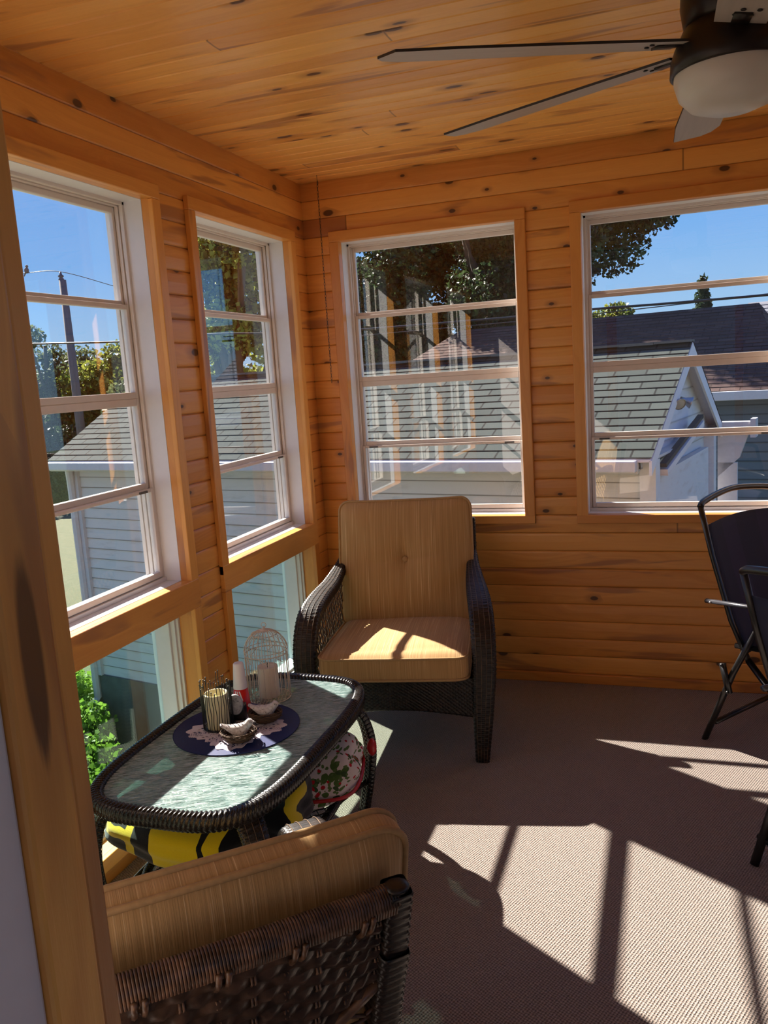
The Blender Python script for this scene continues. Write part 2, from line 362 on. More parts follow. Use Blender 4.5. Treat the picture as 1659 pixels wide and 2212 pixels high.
# ------------------------------------------------------------ windows
WN = [0]
def sash(p, a0, a1, z0, z1, d, bot, top, T, O, pane=True, side=.014):
    mb = MB(); t = .011
    mb.box(a0, a0+side, d-t, d+t, z0, z1, T); mb.box(a1-side, a1, d-t, d+t, z0, z1, T)
    mb.box(a0+side, a1-side, d-t, d+t, z0, z0+bot, T); mb.box(a0+side, a1-side, d-t, d+t, z1-top, z1, T)
    s = obj('sash', local(mb, O), M['tan'], p, False, .0025)
    g = MB().box(a0+side-.002, a1-side+.002, d-.0012, d+.0012, z0+bot-.002, z1-top+.002, T)
    obj('pane', local(g, O), M['pane'], s, False)
    return s
def window(T, w, trims, lower=False):
    WN[0] += 1; a0, a1 = w; tH, tV = trims
    O = T((a0+a1)/2, 0, ZB if not lower else LZ0)
    e = D.objects.new('window_%d' % WN[0], None); COL.objects.link(e); e.location = O; e['kind'] = 'structure'
    cw = .047; ct = .02; wd = .024
    if not lower:
        z0, z1 = ZB, ZT
        obj('side_casing', local(MB().box(a0-cw, a0, -ct, 0, z0-.0385, z1, T), O), tV, e, False, .003)
        obj('side_casing', local(MB().box(a1, a1+cw, -ct, 0, z0-.0385, z1, T), O), tV, e, False, .003)
        obj('head_casing', local(MB().box(a0-cw, a1+cw, -ct-.001, 0, z1, z1+.048, T), O), tH, e, False, .003)
        if T is not TL: obj('sill_casing', local(MB().box(a0-cw, a1+cw, -ct-.001, 0, z0-.0385, z0, T), O), tH, e, False, .003)
        else: obj('apron_board', local(MB().box(a0-cw, a1+cw, -ct-.001, 0, LZ1, z0, T), O), tH, e, False, .003)
        gl = G-.0005
        for q, mt in (((a0-gl, a0, -.003, wd, z0-gl, z1+gl), tV), ((a1, a1+gl, -.003, wd, z0-gl, z1+gl), tV), ((a0, a1, -.003, wd, z0-gl, z0), tH), ((a0, a1, -.003, wd, z1, z1+gl), tH)):
            obj('wood_liner', local(MB().box(*q, T), O), mt, e, False, .0015)
        mb = MB()
        for q in ((a0-gl, a0+.001, wd, .155, z0-gl, z1+gl), (a1-.001, a1+gl, wd, .155, z0-gl, z1+gl), (a0, a1, wd, .155, z0-gl, z0+.001), (a0, a1, wd, .155, z1-.001, z1+gl)): mb.box(*q, T)
        obj('white_liner', local(mb, O), M['white'], e, False, .001)
        sl_ = MB(); mb = MB(); f = .016     # fixed outer frame with stepped tracks
        for dd, ff in ((.092, .012), (.108, .016), (.124, .020), (.140, .024)):
            mb.box(a0, a0+ff, dd, dd+.014, z0, z1, T); mb.box(a1-ff, a1, dd, dd+.014, z0, z1, T); mb.box(a0, a1, dd, dd+.014, z1-ff, z1, T)
            sl_.box(a0, a1, dd-.01, dd+.014, z0, z0+ff*.9+.004, T)
        obj('window_frame', local(mb, O), M['tan'], e, False, .0015)
        obj('sill_track', local(sl_, O), M['white'], e, False, .0015)
        f = .014
        zz = [z0+.018, 1.145, 1.462, 1.780, z1-.016]
        tops = [.012, .026, .016, .018]; bots = [.020, .020, .022, .014]
        for k in range(4):
            sash(e, a0+f, a1-f, zz[k], zz[k+1], (.100, .118, .118, .134)[k], bots[k], tops[k] if k < 3 else .02, T, O)
        mb = MB()
        for aa in (a0+.05, a1-.10): mb.box(aa, aa+.045, .084, .093, 1.134, 1.142, T)
        obj('latch', local(mb, O), M['latch'], e, False, .001)
        if T is TB and w is b4: obj('sill_sticker', local(MB().box(a0+.035, a0+.078, .0895, .0915, z0+.006, z0+.016, T), O), M['latch'], e, False)
    else:
        z0, z1 = LZ0, LZ1; wd = .05; gl = G-.0005
        obj('side_casing', local(MB().box(a0-cw, a0, -ct, 0, z0-.04, z1, T), O), tV, e, False, .003)
        obj('side_casing', local(MB().box(a1, a1+cw, -ct, 0, z0-.04, z1, T), O), tV, e, False, .003)
        obj('sill_casing', local(MB().box(a0-cw, a1+cw, -ct-.001, 0, z0-.045, z0, T), O), tH, e, False, .003)
        for q, mt in (((a0-gl, a0, -.003, wd, z0-gl, z1+gl), tV), ((a1, a1+gl, -.003, wd, z0-gl, z1+gl), tV), ((a0, a1, -.003, wd, z0-gl, z0), tH), ((a0, a1, -.003, wd, z1, z1+gl), tH)):
            obj('wood_liner', local(MB().box(*q, T), O), mt, e, False, .0015)
        mb = MB()
        for (d0, d1, f) in ((wd, .066, .010), (.060, .080, .020), (.078, .155, .030)):
            mb.box(a0-gl, a0+f, d0, d1, z0-gl, z1+gl, T); mb.box(a1-f, a1+gl, d0, d1, z0-gl, z1+gl, T)
            mb.box(a0, a1, d0, d1, z0-gl, z0+f, T); mb.box(a0, a1, d0, d1, z1-f, z1+gl, T)
        obj('window_frame', local(mb, O), M['white'], e, False, .002)
        obj('pane', local(MB().box(a0+.028, a1-.028, .138, .142, z0+.028, z1-.028, T), O), M['greenpane'], e, False)
    return e
for w in (w0, w1, w2): window(TL, w, (M['trimY'], M['trimZy']))
for w in (b3, b4, b5): window(TB, w, (M['trimX'], M['trimZ']))
for w in (w0, w1, w2): window(TL, w, (M['trimY'], M['trimZy']), True)
for w in (r1, r2, r3): window(TR, w, (M['trimY'], M['trimZy']))

# ------------------------------------------------------------ chain on a ceiling hook
ch = thing('hanging_chain', 'thin dark metal chain hanging from the ceiling in the corner', 'chain', (.14, -.125, H))
mb = MB(); z = -.035; k = 0
while z > -.935:
    pts = []
    for t in range(10):
        an = 2*PI*t/10; px = math.cos(an)*.0032; pz = math.sin(an)*.0085
        pts.append((px if k % 2 else 0, 0 if k % 2 else px, z+pz))
    mb.tube(pts, .0009, 5, closed=True); z -= .0135; k += 1
obj('chain_links', mb, M['blackwire'], ch)
mb = MB().tube([(0,0,0), (0,0,-.02), (.004,0,-.03), (.004,0,-.04), (0,0,-.045)], .0012, 6); obj('ceiling_hook', mb, M['blackwire'], ch)

# ------------------------------------------------------------ wicker weaving
def wrap_path(mb, path, widths, thicks, updir, pitch=.0078, stakes=6, amp=.0028, m=40):
    """path: points; updir: direction of the width; woven skin round a rounded-rectangle section"""
    P = catmull(path, 10); L = [0]
    for a, b in zip(P, P[1:]): L.append(L[-1]+(b-a).length)
    tot = L[-1]; nrow = int(tot/pitch); rows = []
    W0 = catmull([(w, t, 0) for w, t in zip(widths, thicks)], 10)
    U = Vector(updir)
    import bisect
    def at(s):
        i = min(max(bisect.bisect_right(L, s)-1, 0), len(P)-2); f = (s-L[i])/max(L[i+1]-L[i], 1e-9)
        return P[i].lerp(P[i+1], f), (P[i+1]-P[i]).normalized(), W0[i].lerp(W0[i+1], f)
    for r in range(nrow):
        for sub, hh in ((0, 0), (.28, .9), (.72, .9)):
            s = (r+sub)*tot/nrow; c, t, wt = at(s); u = (U-t*U.dot(t)).normalized(); n = t.cross(u)
            row = []
            for k in range(m):
                an = 2*PI*k/m; ca, sa = math.cos(an), math.sin(an); e = .38
                px = math.copysign(abs(ca)**e, ca)*wt[0]/2; py = math.copysign(abs(sa)**e, sa)*wt[1]/2
                ph = math.cos(2*PI*stakes*k/m + PI*(r % 2))
                h = amp*hh*(.55+.45*ph)
                q = Vector((px, py)); ql = q.length; q = q*((ql+h)/ql)
                row.append(c+u*q[0]+n*q[1])
            rows.append(row)
    mb.grid(rows, True)
def stakes_on(mb, path, widths, thicks, updir, fr=(-.5, -.17, .17, .5), r=.0016, side=1, off=.0012):
    P = catmull(path, 10); W0 = catmull([(w, t, 0) for w, t in zip(widths, thicks)], 10); U = Vector(updir)
    for f in fr:
        pts = []
        for i, c in enumerate(P):
            t = (P[min(i+1, len(P)-1)]-P[max(i-1, 0)]).normalized(); u = (U-t*U.dot(t)).normalized(); n = t.cross(u)
            pts.append(c+u*(W0[i][0]*f*.9)+n*side*(W0[i][1]/2+off))
        mb.tube(pts, r, 4)
def woven_sheet(mb, F, nu, nv, stk=.024, amp=.003, thick=None):
    """F(u,v) -> (pos, normal); u across stakes (nu stakes), v rows (nv rows)"""
    rows = []
    cu = nu*4
    for r in range(nv):
        for sub, hh in ((.02, .0), (.3, .9), (.7, .9), (.98, 0)):
            row = []
            for j in range(cu+1):
                u = j/cu; p, n = F(u, (r+sub)/nv); h = amp*hh*(math.cos(PI*j/2+PI*(r % 2)))
                row.append(Vector(p)+Vector(n)*(h+amp*hh*.4))
            rows.append(row)
    mb.grid(rows)
def clip(poly, p, d):
    t0, t1 = -1e9, 1e9; n = len(poly); area = sum(poly[i][0]*poly[(i+1) % n][1]-poly[(i+1) % n][0]*poly[i][1] for i in range(n))
    for i in range(n):
        a = poly[i]; b = poly[(i+1) % n]; ex, ey = b[0]-a[0], b[1]-a[1]; nx, ny = (-ey, ex) if area > 0 else (ey, -ex)
        den = d[0]*nx+d[1]*ny; num = (a[0]-p[0])*nx+(a[1]-p[1])*ny
        if abs(den) < 1e-12:
            if num > 0: return None
            continue
        t = num/den
        if den > 0: t0 = max(t0, t)
        else: t1 = min(t1, t)
    return (t0, t1) if t1-t0 > .004 else None
def lattice(mb, poly, to3, ang, gap, r, lift=0.0, curve=0):
    for sgn, a in enumerate(ang):
        d = (math.cos(a), math.sin(a)); nrm = (-d[1], d[0]); c = (sum(p[0] for p in poly)/len(poly), sum(p[1] for p in poly)/len(poly))
        for k in range(-60, 61):
            p = (c[0]+nrm[0]*gap*k, c[1]+nrm[1]*gap*k); tt = clip(poly, p, d)
            if not tt: continue
            n = max(2, int((tt[1]-tt[0])/(gap*.5))); pts = []
            for i in range(n+1):
                t = tt[0]+(tt[1]-tt[0])*i/n
                wv = r*.9*math.cos(PI*t/gap+PI*(k % 2))*(1 if sgn else -1)
                pts.append(to3(p[0]+d[0]*t, p[1]+d[1]*t, wv+lift))
            mb.tube(pts, r, 4)

def outline(w, h, rad, n=9, bow=0.0):
    pts = []
    for cx, cy, a0 in ((w/2-rad, h/2-rad, 0), (-w/2+rad, h/2-rad, PI/2), (-w/2+rad, -h/2+rad, PI), (w/2-rad, -h/2+rad, 3*PI/2)):
        for k in range(n): a = a0+PI/2*k/(n-1); pts.append((cx+rad*math.cos(a), cy+rad*math.sin(a)))
    out = []
    for i in range(len(pts)):     # resample the straight runs too
        a = pts[i]; b = pts[(i+1) % len(pts)]; L = math.dist(a, b); k = max(1, int(L/.03))
        for j in range(k): out.append((a[0]+(b[0]-a[0])*j/k, a[1]+(b[1]-a[1])*j/k))
    if bow: out = [(x*(1+bow*(1-(2*y/h)**2)), y*(1+bow*(1-(2*x/w)**2))) for x, y in out]
    return out
def cushion(name, w, h, T, puff, to3, parent, tuft=None, bow=0.0, rad=.045, warp=None):
    ol = outline(w, h, rad, 9, bow); R = 16
    def face(sgn):
        rows = []
        for i in range(R+1):
            s = (i+.0001)/R; row = []
            for x, y in ol:
                px, py = x*s, y*s; hgt = T/2+puff*(1-s**2.6)-.012*max(0, (s-.86)/.14)**2
                if tuft and sgn > 0:
                    dd = math.hypot(px-tuft[0], py-tuft[1]); hgt -= tuft[2]*math.exp(-(dd/.05)**1.3)
                    hgt -= .007*math.exp(-((px-tuft[0])/.012)**2)*math.exp(-(py-tuft[1])**2/.03)
                    hgt -= .005*math.exp(-((py-tuft[1]-.3*(px-tuft[0])*.3)/.014)**2)*math.exp(-((abs(px-tuft[0])-.12)/.09)**2)
                if warp: hgt += warp(px, py)*(1-s**3)
                row.append(to3(px, py, sgn*hgt))
            rows.append(row)
        return rows
    mb = MB(); top = face(1); bot = face(-1)
    side = [top[-1]]+[[to3(x*(1+.012*math.sin(PI*k/5)), y*(1+.012*math.sin(PI*k/5)), (T/2-.012)*(1-2*k/5)) for x, y in ol] for k in range(1, 5)]+[bot[-1]]
    mb.grid(top, True); mb.grid([r[::-1] for r in bot], True); mb.grid([r[::-1] for r in side], True)
    o = obj(name, mb, M['cush'], parent); fixn(o)
    mb = MB()
    for sgn in (1, -1): mb.tube([to3(x*1.004, y*1.004, sgn*(T/2-.011)) for x, y in ol], .0052, 7, closed=True)
    obj('piping', mb, M['piping'], o)
    if tuft:
        c = to3(tuft[0], tuft[1], T/2+puff-tuft[2]+.004); mb = MB().ball((0,0,0), .0135, 14, 8, (1, .45, 1))
        mb.v = [(p[0]+c[0], p[1]+c[1], p[2]+c[2]) for p in mb.v]; obj('button', mb, M['piping'], o)
    return o

def armchair(label):
    """local frame: x = sitter's width, -y = front, origin on the floor"""
    t = thing('wicker_armchair', label, 'armchair')
    for s in (-1, 1):
        path = [(s*.290, .315, .672), (s*.296, .20, .645), (s*.308, .06, .615), (s*.324, -.10, .598), (s*.338, -.225, .562), (s*.345, -.295, .480), (s*.345, -.322, .370), (s*.334, -.322, .200), (s*.322, -.312, .0)]
        wd = [.040, .052, .072, .085, .090, .090, .086, .074, .050]; th = [.042, .040, .040, .042, .048, .052, .052, .050, .046]
        mb = MB(); wrap_path(mb, path, wd, th, (1, 0, 0), .0082, 7, .003, 56)
        arm = obj('arm_and_front_leg', mb, M['wicker'], t)
        mb = MB(); stakes_on(mb, path, wd, th, (1, 0, 0), (-.36, -.12, .12, .36), .0011, -1, .0026); stakes_on(mb, path, wd, th, (1, 0, 0), (-.36, -.12, .12, .36), .0011, 1, .0026)
        obj('stakes', mb, M['wicker_brown'], arm)
        # rear post and leg
        path = [(s*.286, .370, .72), (s*.284, .328, .60), (s*.280, .290, .42), (s*.278, .320, .25), (s*.280, .355, .0)]
        mb = MB(); wrap_path(mb, path, [.042]*5, [.042]*5, (1, 0, 0), .0075, 5, .0025, 30); obj('leg', mb, M['wicker'], t)
        # see-through side panel
        poly = [(-.29, .24), (.30, .30), (.33, .62), (.06, .588), (-.12, .568), (-.255, .50)]
        mb = MB(); lattice(mb, poly, lambda a, z, w: (s*(.318-.035*(a+.3)/.6)+w, a, z), (math.radians(62), math.radians(118)), .022, .0024)
        obj('side_lattice', mb, M['wicker_brown'], t)
    # front apron, arched below
    def F(u, v):
        x = -.305+.61*u; zt = .335; zb = .185+.035*math.sin(PI*u); bulge = .02*math.sin(PI*u)
        return (x, -.315-bulge*.5, zt+(zb-zt)*v), (0, -1, 0)
    mb = MB(); woven_sheet(mb, F, 30, 18, amp=.0028); ap = obj('front_apron', mb, M['wicker'], t); so = ap.modifiers.new('thick', 'SOLIDIFY'); so.thickness = .012; so.offset = -1
    mb = MB()
    for k in range(1, 30):
        mb.tube([tuple(Vector(F(k/30, v)[0])+Vector((0, -.0034, 0))) for v in (0, .25, .5, .75, 1)], .0009, 4)
    obj('stakes', mb, M['wicker_brown'], ap)
    mb = MB().tube([F(u/14, 1)[0] for u in range(15)], .010, 8)
    for s in (-1, 1): mb.tube([(s*.305, -.305, .32), (s*.280, .30, .32)], .014, 8)
    mb.box(-.295, .295, -.30, .30, .300, .315); mb.tube([(-.28, .30, .3), (.28, .30, .3)], .014, 8)
    obj('seat_frame', mb, M['wicker'], t)
    for s in (-1, 1):
        def FS(u, v): return (s*(.325-.042*u), -.30+.60*u, .325-.085*v), (s, 0, 0)
        mb = MB(); woven_sheet(mb, FS, 24, 9); o = obj('side_apron', mb, M['wicker'], t); so = o.modifiers.new('thick', 'SOLIDIFY'); so.thickness = .01
    # back: top rail, dense band arching below, open lattice, all leaning back
    def B(x, h, w=0):      # h height above floor along the leaning plane, w outwards
        y = .268+.30*(h-.40); bow = .03*(1-(x/.30)**2); return (x, y+bow+w, h)
    top = lambda x: .795+.018*(1-(x/.30)**2)
    low = lambda x: .665-.125*(1-(x/.30)**2)**1.0+.02
    def FB(u, v):
        x = -.285+.57*u; return B(x, top(x)+(low(x)-top(x))*v), (0, .957, -.29)
    mb = MB(); woven_sheet(mb, FB, 13, 13, amp=.0055); bb = obj('woven_back_band', mb, M['wicker_band'], t); so = bb.modifiers.new('thick', 'SOLIDIFY'); so.thickness = .012; so.offset = -1
    mb = MB()
    for k in range(1, 14):
        u = (k-.5)/13
        for q in range(13):
            if (q+k) % 2 == 0: continue
            v = (q+.5)/13; p, n = FB(u, v); p = Vector(p)+Vector(n)*.002; p0, _ = FB(u, v-.034); p1, _ = FB(u, v+.034)
            for dx in (-.0022, .0022):
                mb.tube([Vector(p0)+Vector(n)*.0005+Vector((dx,0,0)), p+Vector(n)*.0030+Vector((dx,0,0)), Vector(p1)+Vector(n)*.0005+Vector((dx,0,0))], .0017, 5)
    obj('stakes', mb, M['wicker_rail'], bb)
    # rolled top rail: cord wound round a tube
    rail = [B(-.285+.57*k/20, top(-.285+.57*k/20)+.008, 0) for k in range(21)]
    mb = MB(); turns = 136; pts = []; ra = .0195
    N = turns*10
    for i in range(N+1):
        f = i/N*20; k = min(int(f), 19); c = Vector(rail[k]).lerp(Vector(rail[k+1]), f-k); a = 2*PI*turns*i/N
        pts.append(c+Vector((0, math.cos(a)*ra, math.sin(a)*ra)))
    mb.tube(pts, .0023, 5); mb.tube(rail, ra-.0006, 12)
    for k in range(1, 7):
        u = (k-.5)/6; x = -.285+.57*u; n = Vector((0, .957, -.29))
        for dx in (-.006, .006):
            mb.tube([Vector(B(x+dx, top(x)+.012))+n*.0235, Vector(B(x+dx, top(x)-.012))+n*.018, Vector(B(x+dx, top(x)-.034))+n*.004], .004, 6)
    obj('top_rail', mb, M['wicker_rail'], t)
    for s in (-1, 1):
        path = [B(s*.288, h) for h in (.822, .70, .60, .48, .36)]; mb = MB().ball(B(s*.288, .822), .0175, 14, 8, (1.05, 1.0, .45)); wrap_path(mb, path, [.036]*5, [.036]*5, (1, 0, 0), .0075, 5, .0026, 28)
        obj('back_post', mb, M['wicker'], t)
    poly = [(-.30, .34), (.30, .34), (.30, .665), (.16, .600), (0, .560), (-.16, .600), (-.30, .665)]
    mb = MB()
    for half in ([(-.27, .34), (0, .34), (0, .57), (-.14, .60), (-.27, .675)], [(0, .34), (.27, .34), (.27, .675), (.14, .60), (0, .57)]):
        lattice(mb, half, lambda x, z, w: B(x, z, w), (math.radians(38), math.radians(142), math.radians(3)), .048, .0034)
    mb.tube([Vector(B(-.27+.54*k/16, low(-.27+.54*k/16)))+Vector((0, .004, 0)) for k in range(17)], .008, 6)
    obj('back_lattice', mb, M['wicker_rail'], t)
    # cushions
    cushion('seat_cushion', .56, .58, .105, .018, lambda x, y, h: (x*(1+.02*(-y/.3)), y-.085, .392+h-.018*(y+.3)/.6), t, None, .012, .05,
            lambda x, y: .006*math.sin(9*x+4*y)-.006*math.exp(-((y+.22)/.02)**2))
    tilt = .24
    def BC(x, y, h):       # y runs up the back, h forwards
        return (x, .243+math.sin(tilt)*y-math.cos(tilt)*h+.02*(x/.3)**2*0, .662+math.cos(tilt)*y+math.sin(tilt)*h+.010*(abs(x)/.3)**3*(1 if y > .15 else 0))
    cushion('back_cushion', .58, .545, .060, .040, BC, t, (0.0, .015, .040), .012, .045, lambda x, y: .004*math.sin(11*x-5*y))
    return t
far = armchair('dark wicker armchair with gold cushions standing in the corner beyond the glass table')
far['group'] = 'pair of wicker armchairs'
near = copy_tree(far); near['label'] = 'nearest dark wicker armchair, seen from behind, gold back cushion in the foreground'
far.location = (.578, -.615, 0); far.rotation_euler = (0, 0, math.radians(10.5))
na = math.radians(-138); nrx, nry = -.30, .415
near.location = (1.318-(nrx*math.cos(na)-nry*math.sin(na)), -2.873-(nrx*math.sin(na)+nry*math.cos(na)), 0); near.rotation_euler = (0, 0, na)
for c_ in near.children:
    if c_.name.startswith('back_cushion'): c_.location = (-.040, .016, -.056)

# ------------------------------------------------------------ glass-topped wicker table
TCX, TCY = .425, -1.735
def sup(a, b, n=72, e=4.0):
    out = []
    for k in range(n):
        t = 2*PI*k/n; c, s_ = math.cos(t), math.sin(t); r = (abs(c)**e+abs(s_)**e)**(-1/e); out.append((a*c*r, b*s_*r))
    return out
def sup_arc(a, b, n):      # even spacing along the outline
    P = sup(a, b, 720); L = [0]
    for i in range(720): L.append(L[-1]+math.dist(P[i], P[(i+1) % 720]))
    out = []; j = 0
    for k in range(n):
        s_ = L[-1]*k/n
        while L[j+1] < s_: j += 1
        f = (s_-L[j])/(L[j+1]-L[j]); p = P[j % 720]; q_ = P[(j+1) % 720]; out.append((p[0]+(q_[0]-p[0])*f, p[1]+(q_[1]-p[1])*f))
    return out, L[-1]
tb = thing('coffee_table', 'dark wicker coffee table with a rounded green hammered-glass top', 'table', (TCX, TCY, 0))
def wound_ring(mb, a, b, zc, rw, rh, pitch=.0125, amp=.0042, slant=1.3, m=24):
    N = int(sup_arc(a, b, 10)[1]/pitch); P, _ = sup_arc(a, b, N*8); rows = []; n4 = N*8
    for i in range(n4):
        p = Vector((*P[i], zc)); t = (Vector((*P[(i+1) % n4], zc))-Vector((*P[i-1], zc))).normalized(); nn = Vector((t.y, -t.x, 0)); row = []
        for k in range(m):
            an = 2*PI*k/m; ph = 2*PI*(i/8)+slant*(abs(((an/PI) % 1)-.5)*2)*PI*1.3+(PI if (an % (2*PI)) > PI else 0)
            h = amp*math.sqrt(.5+.5*math.cos(ph)); e = .75
            row.append(p+nn*(math.copysign(abs(math.cos(an))**e, math.cos(an))*(rw+h))+Vector((0,0,1))*(math.copysign(abs(math.sin(an))**e, math.sin(an))*(rh+h)))
        rows.append(row)
    mb.grid(rows, True, True)
mb = MB(); wound_ring(mb, .266, .466, .444, .017, .022); obj('woven_rim', mb, M['tablewrap'], tb)
P = sup(.258, .458, 96); mb = MB()
mb.add([(x, y, .449) for x, y in P]+[(x, y, .4555) for x, y in P], [tuple(range(95, -1, -1)), tuple(range(96, 192))]+[(i, (i+1) % 96, 96+(i+1) % 96, 96+i) for i in range(96)])
obj('glass_top', mb, M['tglass'], tb, False)
for y in (-.25, .25): obj('underframe_bar', MB().bar((-.25, y, .425), (.25, y, .425), .02, .012), M['tablewrap'], tb)
for sx in (-1, 1):
    for sy in (-1, 1):
        c = .7071; path = [(sx*.200, sy*.360, .425), (sx*.235, sy*.385, .36), (sx*.250, sy*.398, .27), (sx*.240, sy*.402, .16), (sx*.205, sy*.415, .0)]
        mb = MB(); wrap_path(mb, path, [.070, .066, .060, .052, .044], [.026, .026, .026, .024, .024], (c, -c*sx*sy, 0), .0075, 6, .0025, 36)
        lg = obj('leg', mb, M['tablewrap'], tb)
        mb = MB(); stakes_on(mb, path, [.070, .066, .060, .052, .044], [.026]*5, (c, -c*sx*sy, 0), (-.3, 0, .3), .0009, 1, .0022); stakes_on(mb, path, [.070, .066, .060, .052, .044], [.026]*5, (c, -c*sx*sy, 0), (-.3, 0, .3), .0009, -1, .0022)
        obj('stakes', mb, M['wicker_rail'], lg)
mb = MB(); wound_ring(mb, .205, .355, .150, .011, .011, .010, .003, .8, 16); obj('shelf_rim', mb, M['tablewrap'], tb)
mb = MB(); poly = sup(.20, .35, 28); lattice(mb, poly, lambda x, y, w: (x, y, .15+w), (math.radians(48), math.radians(132)), .026, .0022); 
obj('shelf_lattice', mb, M['tablewrap'], tb)
mb = MB()
for sx in (-1, 1):
    mb.tube(catmull([(sx*.225, -.40, .12), (sx*.205, -.2, .148), (sx*.2, 0, .152), (sx*.205, .2, .148), (sx*.225, .40, .12)], 6), .009, 8)
obj('shelf_rail', mb, M['tablewrap'], tb)

# folded plush blanket and holly cloth pillow on the shelf
def plush():
    m = NT('plush_yellow_black'); v, x, y, z = m.coords()
    X = m.math('ADD', x, m.math('MULTIPLY', m.math('SUBTRACT', m.noise(v, 9, 2), .5), .03)); Y = m.math('ADD', y, m.math('MULTIPLY', z, .5))
    s = lambda val, lo, hi: m.math('MULTIPLY', m.math('GREATER_THAN', val, lo), m.math('LESS_THAN', val, hi))
    Zw = m.math('ADD', z, m.math('MULTIPLY', m.math('SUBTRACT', m.noise(v, 12, 1), .5), .03))
    k = s(X, -.125, -.065)
    k = m.math('MAXIMUM', k, m.math('MULTIPLY', s(X, -.4, -.155), s(Zw, .215, .27)))
    k = m.math('MAXIMUM', k, m.math('MULTIPLY', s(X, -.35, -.155), s(Zw, .30, .60)))
    r2 = m.math('SQRT', m.math('ADD', m.math('POWER', m.math('SUBTRACT', X, .22), 2.0), m.math('POWER', m.math('SUBTRACT', m.math('MULTIPLY', Zw, .9), .25), 2.0)))
    k = m.math('MAXIMUM', k, m.math('MULTIPLY', s(X, .08, .5), m.math('SUBTRACT', 1.0, s(r2, .085, .125))))
    fz = m.noise(v, 600, 2)
    col = m.mix(k, (.80,.60,.012,1), (.006,.006,.008,1)); col = m.mix(m.math('MULTIPLY', fz, .25), col, (.0,.0,.0,1))
    m.bsdf(col, .95, 0, m.bump(fz, .5, .002), .1, 0, .3); return m.mat
def holly():
    m = NT('holly_print'); v, x, y, z = m.coords()
    w = m.noise(v, 7, 2, col=True); vv = m.n('MixRGB') if False else None
    col = (.62, .56, .54, 1)
    def blobs(scale, th, thr, stretch, c, base, seed):
        mp = m.n('Mapping'); m.set(mp.inputs[0], v); mp.inputs['Location'].default_value = (seed, seed*.7, seed*1.3); mp.inputs['Rotation'].default_value = (seed, seed*.5, seed*2); mp.inputs['Scale'].default_value = stretch
        nv = m.n('VectorMath', operation='ADD'); m.set(nv.inputs[0], mp.outputs[0]); sc = m.n('VectorMath', operation='SCALE'); m.set(sc.inputs[0], m.noise(v, 26, 1, col=True)); sc.inputs['Scale'].default_value = .018; m.t.links.new(sc.outputs[0], nv.inputs[1])
        vo = m.n('TexVoronoi', feature='F1'); m.set(vo.inputs['Vector'], nv.outputs[0]); vo.inputs['Scale'].default_value = scale
        sp = m.n('SeparateXYZ'); m.t.links.new(vo.outputs['Color'], sp.inputs[0])
        k = m.math('MULTIPLY', m.math('LESS_THAN', vo.outputs['Distance'], th), m.math('GREATER_THAN', sp.outputs[0], thr))
        return m.mix(k, base, c)
    col = blobs(34, .40, .25, (1, .38, 1), (.07,.13,.03,1), col, 1.3)
    col = blobs(40, .36, .40, (.4, 1, 1), (.045,.085,.03,1), col, 4.1)
    col = blobs(85, .42, .45, (1, .2, 1), (.10,.16,.05,1), col, 7.7)
    col = blobs(60, .36, .66, (1, 1, 1), (.42,.012,.02,1), col, 2.6)
    m.bsdf(col, .85, 0, m.bump(m.noise(v, 14, 3), .5, .01), .2); return m.mat
def lump(mb, c, s, e=3.0, nse=.012, seed=0, n=64, m_=32, rot=0, fold=0):
    rows = []
    for i in range(m_+1):
        ph = -PI/2+PI*i/m_; row = []
        for k in range(n):
            t = 2*PI*k/n; d = Vector((math.cos(ph)*math.cos(t), math.cos(ph)*math.sin(t), math.sin(ph)))
            r = (abs(d.x)**e+abs(d.y)**e+abs(d.z)**(e*.8))**(-1/e)
            w = nse*(math.sin(7*d.x+seed)+math.sin(9*d.y+2.1*seed+4*d.z)*.8+math.sin(13*d.z+5*d.x+seed)*.6)
            if fold: w += fold*math.cos(d.z*16+2*math.sin(3*d.x+seed))
            p = Vector((d.x*s[0]*r, d.y*s[1]*r, d.z*s[2]*r)); p += p.normalized()*w
            ca, sa = math.cos(rot), math.sin(rot); row.append((c[0]+p.x*ca-p.y*sa, c[1]+p.x*sa+p.y*ca, c[2]+p.z))
        rows.append(row)
    mb.grid(rows, True)
bl = thing('plush_blanket', 'black and yellow plush blanket folded on the shelf of the glass table', 'blanket', (.37, -1.86, 0))
mb = MB(); lump(mb, (-.04, -.02, .262), (.235, .20, .090), 2.9, .006, 1.0, fold=0, rot=-.12); lump(mb, (.19, .03, .290), (.10, .17, .095), 2.6, .007, 3.0, rot=.2)
obj('folded_plush', mb, plush(), bl)
hl = thing('holly_pillow', 'white pillow printed with red holly berries and leaves, red trim, under the table', 'pillow', (.55, -1.54, 0))
mb = MB(); lump(mb, (0, 0, .275), (.155, .185, .105), 2.5, .008, 2.0, rot=.25); o = obj('pillow_cover', mb, holly(), hl)
mb = MB(); pts = []
for k in range(60):
    t = 2*PI*k/60; x = .163*math.copysign(abs(math.cos(t))**.8, math.cos(t)); y = .195*math.copysign(abs(math.sin(t))**.8, math.sin(t)); pts.append((x*.97-y*.247, x*.247+y*.97, .235+.012*math.sin(3*t)+.10*x))
mb.tube(pts, .006, 8, closed=True)
mb.ball((.158, .135, .285), .020, 10, 8, (.8, 1, 1.5)); obj('red_trim', mb, plain('red_satin', (.42,.006,.012,1), .35, vary=.15), hl)

